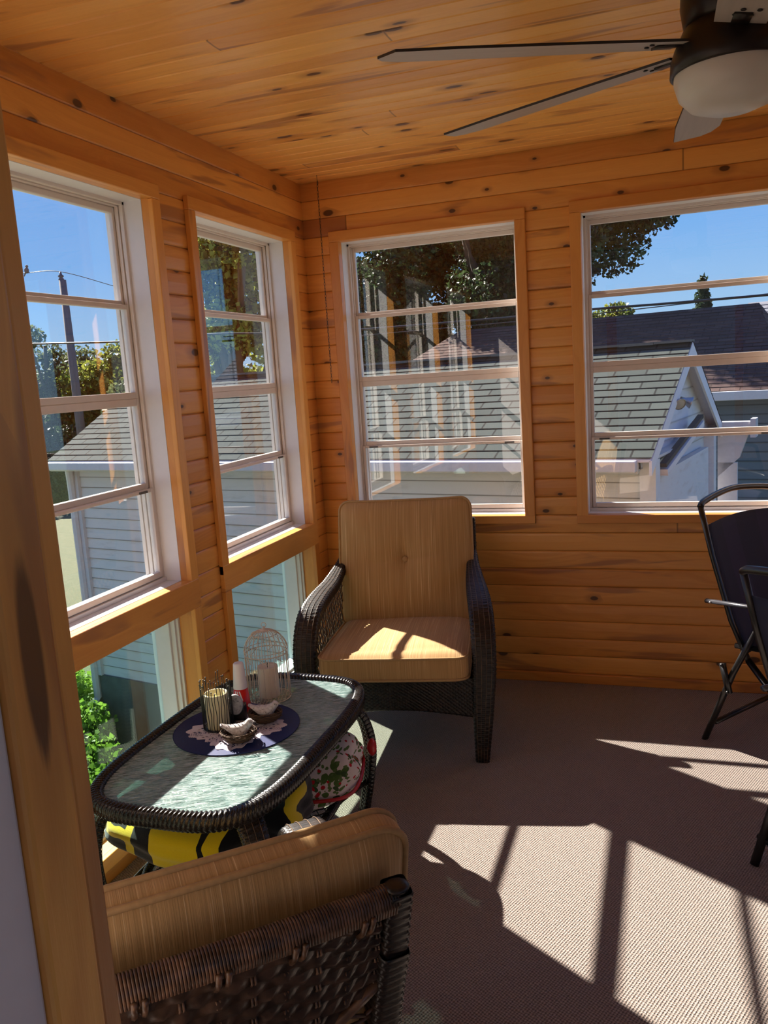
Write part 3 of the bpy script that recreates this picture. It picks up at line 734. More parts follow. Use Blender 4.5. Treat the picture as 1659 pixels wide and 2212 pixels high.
# ------------------------------------------------------------ things on the table
ZT_ = .4565
MX, MY = .388, -1.700
mat_ = thing('round_placemat', 'navy blue round woven placemat lying under the doily and ornaments', 'placemat', (MX, MY, ZT_))
prof = [(0, .0018)]
for k in range(38): r = .004+k*.005; prof += [(r, .0018), (r+.0025, .0034)]
prof += [(.190, .0025), (.191, .001), (.190, 0), (0, 0)]
mb = MB().lathe(prof, n=72); obj('mat_disc', mb, plain('navy_weave', (.012,.022,.11,1), .6, vary=.2, scale=200, spec=.35), mat_)
dl = thing('lace_doily', 'white crocheted lace doily with a scalloped edge on the blue placemat', 'doily', (MX+.005, MY-.012, ZT_+.004), .35)
mb = MB(); NR, NA = 34, 168
def rad_(a): return .128+.020*math.cos(4*a)+.006*math.cos(24*a)
vid = {}
for i in range(NR+1):
    for k in range(NA):
        a = 2*PI*k/NA; r = rad_(a)*i/NR; vid[i, k] = len(mb.v); mb.v.append((r*math.cos(a), r*math.sin(a), .0012*math.sin(9*a)*(i/NR)))
for i in range(NR):
    for k in range(NA):
        a = 2*PI*k/NA; s_ = i/NR; x = s_*math.cos(a)*rad_(a); y = s_*math.sin(a)*rad_(a); hole = False
        if .70 < s_ < .90: hole = (i % 3 != 0) and (k % 6 in (1, 2, 4)) and (int(k/21) % 2 == 0 or s_ < .8)
        if s_ < .66: gx, gy = (x/.0085) % 1, (y/.0085) % 1; hole = gx > .34 and gy > .34
        if .42 < s_ < .50: hole = (k % 14 > 5)
        if not hole: mb.f.append((vid[i, k], vid[i, (k+1) % NA], vid[i+1, (k+1) % NA], vid[i+1, k])); mb.m.append(0)
o = obj('lace', mb, plain('crochet_white', (.62,.55,.60,1), .9, vary=.08, scale=300), dl, False); so = o.modifiers.new('t', 'SOLIDIFY'); so.thickness = .0016; so.offset = 1
ZD = ZT_+.006
wax = NT('ivory_wax'); wax.bsdf((.72,.66,.42,1), .45, spec=.4); wax.b.inputs['Subsurface Weight'].default_value = .25; wax.b.inputs['Subsurface Radius'].default_value = (.02,.012,.006)
wax2 = NT('cream_wax'); wax2.bsdf((.70,.60,.46,1), .5); wax2.b.inputs['Subsurface Weight'].default_value = .25; wax2.b.inputs['Subsurface Radius'].default_value = (.02,.012,.006)
def candle(nm, label, loc, r, h, mt, wick=True, hollow=False):
    t = thing(nm, label, 'candle', loc); pr_ = [(0, 0), (r*.98, 0), (r, .003), (r, h-.004), (r*.96, h)]
    pr_ += [(r*.88, h-.001), (r*.84, h-.018), (r*.5, h-.024), (0, h-.024)] if hollow else [(r*.7, h-.004), (0, h-.006)]
    obj('wax', MB().lathe(pr_, n=40), mt, t)
    if hollow: obj('flame_tip', MB().lathe([(0, h-.024), (.006, h-.022), (.007, h-.014), (.003, h-.004), (0, h)], n=12), mt, t)
    if wick: obj('wick', MB().tube([(0,0,h-.008), (0,0,h+.004), (.002,0,h+.010)], .0012, 6), M['blackwire'], t)
    return t
cx, cy = .333, -1.712
candle('pillar_candle', 'ivory flameless candle with a hollow top inside the black wire holder', (cx, cy, ZD), .036, .108, wax.mat, False, True)
wh = thing('wire_candle_holder', 'black wire candle holder of wavy upright rods around an ivory candle', 'candle holder', (cx, cy, ZD-.001))
mb = MB(); tips = MB()
for k in range(34):
    a = 2*PI*k/34; h = .118+.045*random.random(); R0 = .0455; ph = random.random()*6; pts = []
    for i in range(15):
        s_ = i/14; aa = a+.035*math.sin(s_*9+ph); pts.append((math.cos(aa)*R0, math.sin(aa)*R0, s_*h))
    mb.tube(pts, .00125, 5); tips.ball(pts[-1], .0024, 8, 6)
obj('upright_rods', mb, M['blackwire'], wh); obj('ball_tips', tips, M['black'], wh)
mb = MB()
for zz in (.002,): mb.tube([(math.cos(2*PI*k/40)*.0455, math.sin(2*PI*k/40)*.0455, zz) for k in range(40)], .0018, 6, closed=True)
mb.lathe([(0, 0), (.0455, 0), (.0455, .0015), (0, .0015)], n=32); obj('holder_base', mb, M['blackwire'], wh)
# red and white cone-shaped bottle
bt = thing('spray_bottle', 'red bottle with white slanted stripes and a tall white cap, behind the stone ornament', 'bottle', (.350, -1.592, ZT_+.004))
redm = plain('red_plastic', (.62,.010,.012,1), .35, vary=.04); whm = plain('white_plastic', (.74,.70,.70,1), .4, vary=.02)
obj('red_body', MB().lathe([(0, 0), (.029, 0), (.0305, .004), (.0215, .082), (0, .082)], n=36), redm, bt)
obj('white_cap', MB().lathe([(.0222, .080), (.0222, .084), (.0165, .158), (.014, .163), (.006, .164), (0, .160)], n=36), whm, bt)
mb = MB()
for j in range(3):
    rows = []
    for i in range(6):
        zz = .046+.030*i/5; r = .0305-.009*(zz/.082)+.0006; a0 = -1.75+.32*j+(.028-.056*i/5)*6.0
        w_ = .085
        rows.append([(r*math.cos(a0+w_*q_), r*math.sin(a0+w_*q_), zz) for q_ in (-1, 0, 1)])
    mb.grid(rows)
obj('stripes', mb, whm, bt)
# stone slice on a black stand
st = thing('stone_ornament', 'oval grey and white stone slice standing on a black block', 'ornament', (.372, -1.668, ZD), .25)
mb = MB().box(-.030, .026, .002, .030, 0, .052); obj('black_block', mb, M['black'], st, False, .004)
def stonemat():
    m = NT('marbled_stone'); v, x, y, z = m.coords(); n = m.noise(v, 38, 4, .6, 1.5)
    m.bsdf(m.ramp(n, [(.35, (.03,.03,.035,1)), (.45, (.30,.31,.33,1)), (.56, (.36,.37,.39,1)), (.68, (.66,.65,.66,1))]), .35); return m.mat
mb = MB(); rows = []
for sgn, dd, s_ in ((-1, -.005, .001), (-1, -.0055, .7), (-1, -.005, .9), (-1, -.002, 1), (1, .003, 1.01), (1, .006, .9), (1, .006, .001)):
    rows.append([(.0235*s_*math.cos(2*PI*k/36)*(1+.05*math.sin(3*2*PI*k/36+1)), dd-.006, .056+.0345*s_*math.sin(2*PI*k/36)*(1+.05*math.cos(2*2*PI*k/36))) for k in range(36)])
mb.grid(rows, True); fixn(obj('stone_slice', mb, stonemat(), st))
# birds in nests
twig = plain('twigs', (.10,.055,.028,1), .8, vary=.3, scale=90)
def birdmat():
    m = NT('speckled_bird'); v, x, y, z = m.coords(); n = m.noise(v, 160, 3); m.bsdf(m.ramp(n, [(.30, (.12,.09,.08,1)), (.38, (.46,.42,.40,1)), (.6, (.62,.58,.56,1))]), .7, 0, m.bump(n, .3, .002)); return m.mat
BM = birdmat()
def nest(loc, rz, l1, l2):
    t = thing('twig_nest', l1, 'nest', loc, rz, 'twig nests on the placemat'); mb = MB(); rr = random.Random(int(loc[0]*1e4))
    for k in range(260):
        a0 = rr.random()*6.28; ln = .6+1.3*rr.random(); u = rr.random(); R_ = .022+.021*u+.004*rr.random(); zb = .002+.034*max(0, u)*(.5+.5*rr.random()) if u > .3 else .003+.006*rr.random()
        pts = []
        for i in range(6):
            a = a0+ln*i/5; r = R_*(1+.06*rr.random()); pts.append((r*math.cos(a)*1.12, r*math.sin(a)*.92, zb+.004*rr.random()))
        mb.tube(pts, .0011+.0006*rr.random(), 4)
    mb.lathe([(0, .003), (.03, .004), (.036, .018), (.030, .012), (0, .007)], n=18, sx=1.1, sy=.92)
    obj('woven_twigs', mb, twig, t)
    b = thing('ceramic_bird', l2, 'bird figurine', (loc[0], loc[1], loc[2]+.012), rz, 'speckled bird figurines in nests')
    mb = MB(); spine = [(-.050, 0, .040, .004, .009), (-.043, 0, .037, .006, .010), (-.030, 0, .029, .010, .013), (-.015, 0, .022, .017, .018), (.002, 0, .020, .020, .021), (.016, 0, .024, .018, .020), (.026, 0, .034, .014, .015), (.034, 0, .043, .0125, .0125), (.041, 0, .045, .008, .009), (.045, 0, .0445, .003, .003)]
    rows = []
    for x, y, z, rz_, ry in spine: rows.append([(x-.25*rz_*math.sin(2*PI*k/20), ry*math.cos(2*PI*k/20), z+rz_*math.sin(2*PI*k/20)) for k in range(20)])
    mb.grid(rows, True); mb.f.append(tuple(range(20))); mb.m.append(0); fixn(obj('bird_body', mb, BM, b))
    mb = MB().tube([(.043, 0, .045), (.053, 0, .043)], [.003, .0005], 6); obj('beak', mb, BM, b)
    mb = MB()
    for s_ in (-1, 1): mb.ball((.037, s_*.0105, .048), .0014, 6, 4)
    obj('eyes', mb, M['blackwire'], b)
nest((.448, -1.795, ZD), .35, 'twig nest in the front of the placemat on the doily edge', 'speckled white bird figurine sitting in the front twig nest')
nest((.462, -1.652, ZD), .15, 'twig nest at the back of the placemat near the birdcage', 'speckled white bird figurine in the rear twig nest near the birdcage')
# birdcage
BX, BY = .378, -1.455
bc = thing('birdcage', 'cream wire birdcage lantern with a domed top holding a candle', 'birdcage', (BX, BY, ZT_), .3)
cage = plain('cream_wire', (.68,.57,.44,1), .5, vary=.08)
R0 = .070; HC = .155; NW = 24; mb = MB()
for k in range(NW):
    a = 2*PI*k/NW; pts = [(R0*math.cos(a), R0*math.sin(a), .002)]
    pts += [(R0*math.cos(a), R0*math.sin(a), z) for z in (.05, .10, HC)]
    for i in range(1, 9): t = PI/2*i/8; rr = R0*math.cos(t)*.92+R0*.08*(1-i/8)+.004; pts.append((rr*math.cos(a), rr*math.sin(a), HC+.078*math.sin(t)))
    mb.tube(pts, .00125, 5)
obj('cage_bars', mb, cage, bc)
mb = MB(); ring = lambda r, z, t=.0014: mb.tube([(r*math.cos(2*PI*k/48), r*math.sin(2*PI*k/48), z) for k in range(48)], t, 5, closed=True)
ring(R0, .002, .002); ring(R0, HC, .0018); ring(R0+.001, HC+.012, .0012); ring(R0-.03, HC+.062, .0012)
for k in range(8):      # scrolls hanging under the band
    a = 2*PI*k/8; mb.tube([((R0+.001)*math.cos(a+.39*math.sin(PI*i/12)*(1 if i < 6 else 1)-.2), (R0+.001)*math.sin(a+.39*math.sin(PI*i/12)-.2), HC-.022*math.sin(PI*i/12)) for i in range(13)], .0011, 5)
obj('hoops_and_scrolls', mb, cage, bc)
mb = MB()
for k in range(-6, 7):
    o_ = k*.0108; L_ = math.sqrt(max(0, R0**2-o_**2)); mb.tube([(o_, -L_, .003), (o_, L_, .003)], .0011, 4); mb.tube([(-L_, o_, .0045), (L_, o_, .0045)], .0011, 4)
obj('cage_floor', mb, cage, bc)
mb = MB().lathe([(.020, HC+.074), (.012, HC+.080), (.004, HC+.083), (.003, HC+.088), (0, HC+.089)], n=20)
mb.tube([(.008*math.cos(2*PI*k/16), 0, HC+.094+.008*math.sin(2*PI*k/16)) for k in range(16)], .0013, 5, closed=True)
mb.tube([(-.022+.020*math.cos(2*PI*k/24), -.012*1+.004, HC+.066+.010*math.sin(2*PI*k/24)) for k in range(24)], .0013, 5, closed=True)
obj('top_ring', mb, cage, bc)
candle('pillar_candle', 'cream pillar candle with a black wick inside the birdcage', (BX, BY, ZT_+.006), .0345, .103, wax2.mat)

# ------------------------------------------------------------ ceiling fan
FX, FY = 1.775, -1.735
fan = thing('ceiling_fan', 'ceiling fan with grey wooden blades, bronze housing and white glass light', 'ceiling fan', (FX, FY, H))
bronze = plain('oiled_bronze', (.020,.013,.010,1), .35, metal=.4, vary=.2)
obj('housing', MB().lathe([(0, 0), (.078, 0), (.080, -.03), (.092, -.055), (.100, -.10), (.104, -.18), (.098, -.215), (.090, -.225), (0, -.225)], n=48), bronze, fan)
mb = MB()
for k in range(18):
    a = 2*PI*k/18; mb.ball((math.cos(a)*.097, math.sin(a)*.097, -.085), .007, 8, 5)
obj('vent_holes', mb, M['blackwire'], fan)
obj('light_collar', MB().lathe([(.080, -.212), (.098, -.225), (.116, -.262), (.124, -.285), (.126, -.315), (.120, -.318), (.118, -.30), (.08, -.29)], n=56), bronze, fan)
obj('glass_shade', MB().lathe([(.117, -.300), (.118, -.330), (.108, -.362), (.086, -.385), (.050, -.398), (0, -.402)], n=56), plain('opal_glass', (.60,.56,.50,1), .35, vary=.01), fan)
def blade_mat():
    m = NT('grey_wood_blade'); v, x, y, z = m.coords(); n = m.noise(m.xyz(m.math('MULTIPLY', x, 3), m.math('MULTIPLY', y, 60), z), 1, 3, .6, .4)
    m.bsdf(m.mix(n, (.33,.275,.24,1), (.50,.43,.38,1)), .45); return m.mat
BLM = blade_mat(); bedge = plain('blade_edge', (.018,.013,.010,1), .5)
for ang in (203, 153, 94, 37, -23, -86):
    a = math.radians(ang); prof_ = []
    L0, L1 = .115, .80
    if ang == 203: L1 = .76
    pts = [(L0, -.050), (.30, -.060), (.60, -.068), (L1-.06, -.070), (L1-.012, -.050), (L1, -.020), (L1-.03, .060), (.60, .068), (.30, .060), (L0, .050)]
    Mx = Matrix.Rotation(a, 4, 'Z') @ Matrix.Translation((0, 0, -.262)) @ Matrix.Rotation(math.radians(-11), 4, 'X')
    n_ = len(pts); mb = MB(); mb.add([(x, y, 0) for x, y in pts]+[(x, y, .0055) for x, y in pts], [tuple(range(n_))[::-1], tuple(range(n_, 2*n_))])
    mb.mi = 1; mb.add([(x, y, 0) for x, y in pts]+[(x, y, .0055) for x, y in pts], [(i, (i+1) % n_, n_+(i+1) % n_, n_+i) for i in range(n_)])
    # keep the grain in the blade's own frame
    b = obj('blade', mb, [BLM, bedge], fan, False); b.matrix_local = Mx
    mb = MB().bar((.07, 0, .004), (.17, 0, -.003), .035, .005); 
    for dx in (.16, .185):
        for dy in (-.015, .015): mb.ball((dx, dy+(.012 if dx > .17 else 0), -.002), .006, 8, 4, (1, 1, .3))
    br = obj('blade_bracket', mb, bronze, b)

# ------------------------------------------------------------ folding chairs
frame_m = plain('black_steel', (.011,.010,.010,1), .32, vary=.1, spec=.6)
def textile():
    m = NT('navy_textilene'); v, x, y, z = m.coords(); n = m.noise(v, 700, 1)
    pl = m.math('GREATER_THAN', m.noise(m.xyz(m.math('MULTIPLY', y, 1), 0, 0), 9, 0), .52)
    m.bsdf(m.mix(n, m.mix(pl, (.012,.012,.028,1), (.030,.020,.055,1)), (.02,.025,.06,1)), .75, 0, m.bump(n, .3, .001)); return m.mat
TX = textile()
def folding_chair(label):
    """origin: floor under the rear foot on the side nearest the camera; +x facing, +y across"""
    t = thing('folding_chair', label, 'chair', group='folding chairs round the patio table'); Wd = .52
    for y in (0, Wd):
        mb = MB(); mb.tube([(-.03, y, .92), (.02, y, .74), (.10, y, .50), (.17, y, .36)], .0125, 10, flat=.8)
        mb.tube([(.17, y, .36), (.36, y, .16), (.50, y, 0)], .0145, 10, flat=.8); obj('back_post_and_front_leg', mb, frame_m, t)
        mb = MB().tube([(.0, y-.018, 0), (.12, y-.018, .30), (.24, y-.018, .545)], .0145, 10, flat=.8); obj('rear_leg', mb, frame_m, t)
        mb = MB().tube([(.015, y-.03, .565), (.2, y-.03, .575), (.42, y-.03, .570)], .0115, 10, flat=.75); arm = obj('arm_rest', mb, plain('arm_enamel_%d' % int(y*100), (.05,.05,.06,1), .25, vary=.02, spec=.7), t)
        mb = MB().ball((.04, y-.042, .566), .004, 8, 5); obj('rivet', mb, M['grey_roofmetal'], arm)
        mb = MB().bar((.085, y-.033, .335), (.115, y-.033, .225), .012, .022); mb.ball((.088, y-.040, .330), .007, 8, 5); mb.ball((.112, y-.040, .228), .007, 8, 5); obj('hinge', mb, frame_m, t)
    mb = MB().tube(catmull([(-.03, 0, .918), (-.04, .035, .932), (-.055, .15, .948), (-.062, Wd/2, .955), (-.055, Wd-.15, .948), (-.04, Wd-.035, .932), (-.03, Wd, .918)], 6), .0125, 10); obj('top_bar', mb, frame_m, t)
    mb = MB().tube([(.035, 0, .075), (.035, Wd, .075)], .010, 8); mb.tube([(.44, 0, .07), (.44, Wd, .07)], .010, 8); obj('stretcher', mb, frame_m, t)
    rows = []
    for i in range(13):
        s_ = i/12; z = .845-.465*s_; x = np.interp(z, [.36, .50, .74, .92], [.17, .10, .02, -.03])
        rows.append([(x-.025*math.sin(PI*k/10)*1.0, .004+(Wd-.008)*k/10, z+.014*math.sin(PI*k/10)*(1-s_)) for k in range(11)])
    o = obj('back_sling', MB().grid(rows), TX, t); so = o.modifiers.new('t', 'SOLIDIFY'); so.thickness = .003
    mb = MB().grid([[(.13+.40*i/6, .01+(Wd-.02)*k/6, .405+.03*(i/6)-.02*math.sin(PI*i/6)*math.sin(PI*k/6)) for k in range(7)] for i in range(7)])
    o = obj('seat_sling', mb, TX, t); so = o.modifiers.new('t', 'SOLIDIFY'); so.thickness = .003
    mb = MB()
    for y in (0, Wd): mb.tube([(.12, y, .405), (.54, y, .435)], .011, 8)
    mb.tube([(.54, 0, .435), (.54, Wd, .435)], .011, 8); obj('seat_frame', mb, frame_m, t)
    return t
fc = folding_chair('navy sling folding chair farther back, near the pine wall')
fc2 = copy_tree(fc); fc2['label'] = 'navy sling folding chair nearer the camera, cut off by the right edge'
fc.location = (1.775, -.500, 0); fc.rotation_euler = (0, 0, math.atan2(-.6, .8))
fc2.location = (1.855+.333, -1.35-.40, 0); fc2.rotation_euler = (0, 0, math.atan2(.64, .77)); fc2.scale = (1, 1, .965)

# ------------------------------------------------------------ outside
GZ = -2.8
def grass_mat():
    m = NT('lawn'); v, x, y, z = m.coords(); n = m.noise(v, 6, 4, .7); n2 = m.noise(v, 60, 2)
    m.bsdf(m.mix(n, m.mix(n2, (.02,.045,.010,1), (.085,.13,.03,1)), (.13,.13,.06,1)), .9, 0, m.bump(n2, .8, .03)); return m.mat
o = struct('ground', MB().box(-60, 45, -12, 70, GZ-.3, GZ), grass_mat())
struct('wall_porch_base', MB().box(-.12, XR+.12, YF-.10, .12, GZ, -.12), M['concrete'])
def shingles(name, cols, line, sx, sy, dark=.35, rough=.95):
    """object x along the courses, object y up the slope"""
    m = NT(name); v, x, y, z = m.coords('UV')
    br = m.n('TexBrick', offset=.5, squash=1.0); m.set(br.inputs['Vector'], m.xyz(x, y, 0)); br.inputs['Scale'].default_value = 1.0
    br.inputs['Brick Width'].default_value = sx; br.inputs['Row Height'].default_value = sy; br.inputs['Mortar Size'].default_value = .008; br.inputs['Mortar Smooth'].default_value = .0; br.inputs['Bias'].default_value = 0
    br.inputs[1].default_value = cols[0]; br.inputs[2].default_value = cols[1]; br.inputs[3].default_value = line
    g = m.noise(m.xyz(x, y, 0), 260, 2); g2 = m.noise(m.xyz(x, y, 0), 3, 3)
    c = m.mix(m.math('MULTIPLY', m.step(g, .35, .65), .35), br.outputs[0], (.0,.0,.0,1)); c = m.mix(m.math('MULTIPLY', g2, dark), c, cols[2])
    m.bsdf(c, rough, 0, m.bump(g, .6, .004), .2); return m.mat
def roof_courses(name, corners, n, mat, parent, lift=.014, uvs=(1, 1)):
    """corners: eave-left, eave-right, ridge-right, ridge-left; n stepped courses"""
    a, b, c, d = [Vector(p) for p in corners]; nrm = (b-a).cross(d-a).normalized(); L = (d-a).length; W = (b-a).length; mb = MB(); uv = []
    for i in range(n):
        f0, f1 = i/n, (i+1)/n; p0, p1, p2, p3 = a.lerp(d, f0), b.lerp(c, f0), b.lerp(c, f1), a.lerp(d, f1)
        up = nrm*lift; ex = (c-b)*(.15/n)
        mb.add([p0, p1, p1+up, p0+up], [(0,1,2,3)]); uv += [(0, f0*L), (W, f0*L), (W, f0*L+.001), (0, f0*L+.001)]
        mb.add([p0+up, p1+up, p2, p3], [(0,1,2,3)]); xs = [(p-a).dot((b-a).normalized()) for p in (p0, p1, p2, p3)]
        uv += [(xs[0], f0*L+.002), (xs[1], f0*L+.002), (xs[2], f1*L-.001), (xs[3], f1*L-.001)]
    o = obj(name, mb, mat, parent, False); ul = o.data.uv_layers.new(name='UVMap')
    flat = [c_ for f in mb.f for vi in f for c_ in uv[vi]]; ul.data.foreach_set('uv', flat)
    return o
def siding(mb, p, q, z0, z1, ex=.105, out=.012, nrm=(0,-1,0)):
    p = Vector(p); q = Vector(q); N = Vector(nrm); n = max(1, round((z1-z0)/ex)); h = (z1-z0)/n
    for i in range(n):
        a, b = z0+i*h, z0+(i+1)*h
        P = lambda c, z, o_: (c.x+N.x*o_, c.y+N.y*o_, z)
        mb.add([P(p, a, 0), P(q, a, 0), P(q, a, out), P(p, a, out)], [(3,2,1,0)])
        mb.add([P(p, a, out), P(q, a, out), P(q, b, .001), P(p, b, .001)], [(0,1,2,3)])
def sidemat(name, c, dirt=(.2,.18,.14,1), amt=.25, h=None, z0=0, line=(.14,.12,.10,1), lw=.07):
    m = NT(name); v, x, y, z = m.coords(); n = m.noise(m.xyz(m.math('MULTIPLY', x, 2), m.math('MULTIPLY', y, 2), m.math('MULTIPLY', z, 9)), 1.5, 5, .65)
    col = m.mix(m.math('MULTIPLY', m.step(n, .5, .75), amt), c, dirt)
    if h:      # shade line of each lap, painted into the colour
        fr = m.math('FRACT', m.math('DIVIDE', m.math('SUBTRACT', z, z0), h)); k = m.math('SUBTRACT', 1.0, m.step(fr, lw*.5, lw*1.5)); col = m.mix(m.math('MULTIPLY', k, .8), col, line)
    m.bsdf(col, .6, 0, None, .3); return m.mat
gm = shingles('green_grey_shingles', ((.082,.100,.090,1), (.055,.070,.062,1), (.065,.070,.068,1)), (.004,.004,.004,1), .27, 1.7279/16)
E0 = (1.52, 2.5, .768)
ga = thing('garage', 'white neighbouring garage with grey-green shingle roof just outside the windows', 'garage', E0, math.radians(-12.3))
X0 = -6.77; RX = 0.0; RUN = 1.51; RIS = .84; gb = GZ-E0[2]
roof_courses('roof_front', [(X0, 0, 0), (RX, 0, 0), (RX, RUN, RIS), (X0, RUN, RIS)], 16, gm, ga, .0065)
roof_courses('roof_back', [(RX, 2*RUN, 0), (X0, 2*RUN, 0), (X0, RUN, RIS), (RX, RUN, RIS)], 16, gm, ga, .0065)
mb = MB(); k = -.0
for i in range(22): x = X0+i*.3077; mb.box(x, x+.3027, RUN-.10, RUN+.10, RIS-.012+.004*(i % 2), RIS+.012)
obj('ridge_cap', mb, plain('ridge_shingle', (.11,.125,.115,1), .9, vary=.15), ga, False)
obj('soffit', MB().box(X0+.02, RX-.02, .02, 2*RUN-.02, -.035, -.015), M['grey_roofmetal'], ga, False)
obj('gutter', MB().box(X0+.01, RX-.10, -.085, .0, -.10, -.012).box(X0+.01, RX-.10, .0, .03, -.12, 0), M['grey_roofmetal'], ga, False, .012)
smat = sidemat('cream_siding', (.66,.64,.62,1), h=2.52/21, z0=-2.62); mb = MB(); siding(mb, (X0+.1, .25, 0), (RX-.13, .25, 0), -2.62, -.10, .118); mb.box(X0+.1, RX-.13, .25, 2*RUN-.25, gb, -.02)
obj('front_siding', mb, smat, ga, False)
obj('foundation', MB().box(X0+.08, RX-.12, .22, 2*RUN-.22, gb, -2.62), M['concrete'], ga, False)
mb = MB(); siding(mb, (RX-.13, .25, 0), (RX-.13, 2*RUN-.25, 0), -2.6, -.1, .19, .015, (1,0,0))
gz = -.1
while gz < RIS-.08:     # gable triangle
    y0 = .25+(gz)/RIS*RUN*1.0 if gz > 0 else .25; y0 = max(.15, (min(gz+.13, RIS-.03)+.02)/RIS*RUN); y1 = 2*RUN-y0
    siding(mb, (RX-.13, y0, 0), (RX-.13, y1, 0), gz, min(gz+.13, RIS-.03), .13, .016, (1,0,0)); gz += .13
mb.add([(RX-.133, .02, -.02), (RX-.133, 2*RUN-.02, -.02), (RX-.133, RUN, RIS-.03), (RX-.133, .02, -.12), (RX-.133, 2*RUN-.02, -.12)], [(0,1,2), (3,4,1,0)])
obj('gable_siding', mb, sidemat('old_white_shingle', (.62,.62,.66,1), (.30,.27,.24,1), .35, h=.13, z0=-.1, line=(.33,.32,.33,1), lw=.09), ga, False)
mb = MB()
for ya, yb in ((0, RUN), (2*RUN, RUN)):
    mb.add([(RX-.15, ya, -.03), (RX-.01, ya, -.03), (RX-.01, yb, RIS-.03), (RX-.15, yb, RIS-.03), (RX-.15, ya, -.012), (RX-.01, ya, -.012), (RX-.01, yb, RIS-.012), (RX-.15, yb, RIS-.012)], [(0,1,2,3),(7,6,5,4),(0,4,5,1),(1,5,6,2),(2,6,7,3),(3,7,4,0)])
for s_, ya, yb in ((1, 0, RUN), (-1, 2*RUN, RUN)):
    mb.add([(RX-.02, ya, -.02), (RX-.02, yb, RIS-.012), (RX-.02, yb, RIS-.15), (RX-.02, ya, -.13), (RX, ya, -.02), (RX, yb, RIS-.012), (RX, yb, RIS-.15), (RX, ya, -.13)], [(0,1,2,3),(7,6,5,4),(0,4,5,1),(1,5,6,2),(2,6,7,3),(3,7,4,0)])
obj('rake_board', mb, plain('rake_white', (.66,.66,.72,1), .5, vary=.04), ga, False)
mb = MB(); mb.box(RX-.14, RX-.02, .20, .34, gb, -.04); mb.box(RX-.14, RX-.03, 2*RUN-.34, 2*RUN-.20, gb, -.04); obj('corner_board', mb, plain('corner_white', (.62,.62,.66,1), .5, vary=.05), ga, False)
mb = MB(); mb.bar((RX-.03, .42, -.16), (RX-.03, 1.9, .10), .10, .05); mb.box(RX-.11, RX-.05, .40, 2.5, -2.5, -.18); o = obj('garage_door', mb, sidemat('door_panels', (.66,.62,.64,1), (.45,.32,.27,1), .6), ga, False)
mb = MB(); mb.bar((RX-.01, .40, -.10), (RX-.01, 1.9, .165), .05, .03); obj('mossy_header', mb, plain('moss', (.06,.05,.035,1), .95, vary=.3), ga, False)
mb = MB(); mb.box(RX-.12, RX+.30, 2*RUN-.04, 2*RUN+.10, -.09, .02); mb.box(RX+.27, RX+.32, 2*RUN-.06, 2*RUN+.12, -.14, .05); mb.add([(RX-.05, 2*RUN, -.09), (RX+.25, 2*RUN, -.09), (RX+.16, 2*RUN, -.35), (RX-.05, 2*RUN, -.55), (RX-.05, 2*RUN+.06, -.09), (RX+.25, 2*RUN+.06, -.09), (RX+.16, 2*RUN+.06, -.35), (RX-.05, 2*RUN+.06, -.55)], [(0,1,2,3),(7,6,5,4),(0,4,5,1),(1,5,6,2),(2,6,7,3),(3,7,4,0)])
mb.box(RX-.05, RX+.14, 2*RUN, 2*RUN+.05, gb, -.4); obj('eave_return', mb, M['grey_roofmetal'], ga, False)
mb = MB().tube([(X0+.16, .15, -.10), (X0+.13, .18, -.3), (X0+.12, .19, -1.2), (X0+.12, .19, -2.9), (X0+.10, .02, -3.1)], .045, 8); mb.box(X0+.04, X0+.22, .20, .25, -2.62, -.1); obj('downspout', mb, M['grey_roofmetal'], ga, False)
# double floodlight on the gable
fl = thing('floodlight', 'double-headed silver floodlight mounted on the white garage gable', 'lamp', Matrix.Rotation(math.radians(-12.3), 3, 'Z') @ Vector((RX-.105, .98, .40))+Vector(E0), math.radians(-12.3))
sil = plain('silver_housing', (.35,.35,.37,1), .28, metal=.8, vary=.05)
obj('mount', MB().lathe([(0, -.01), (.06, -.01), (.055, .03), (0, .03)], n=20).xf(Matrix.Rotation(PI/2, 4, 'Y')), sil, fl)
for s_, dv in ((-1, (.07, -.07, -.05)), (1, (.12, .03, -.05))):
    b = Vector((.03, .0, 0)); e_ = b+Vector(dv); ax_ = (e_-b).normalized(); Mr = Matrix.Translation(e_) @ ax_.to_track_quat('Z', 'Y').to_matrix().to_4x4()
    mb = MB().lathe([(0, -.06), (.021, -.057), (.024, -.02), (.033, .0), (.048, .033), (.051, .04), (.047, .04)], n=28).xf(Mr); mb.tube([b, e_-ax_*.08], .014, 8); hd = obj('lamp_head', mb, sil, fl)
    mb = MB().lathe([(0, .038), (.027, .037), (.047, .033)], n=28).xf(Mr); obj('lens', mb, plain('lens_%d' % s_, (.30,.29,.27,1), .2), hd)
# brown board and hose beside the garage
bd = thing('wooden_post', 'weathered brown board standing behind the garage corner', 'post', Matrix.Rotation(math.radians(-12.3), 3, 'Z') @ Vector((RX+.20, 3.35, 0))+Vector((E0[0], E0[1], GZ)), math.radians(-12.3))
obj('board', MB().box(-.02, .12, -.03, .03, 0, 2.62), plain('weathered_brown', (.20,.085,.05,1), .8, vary=.15), bd, False)
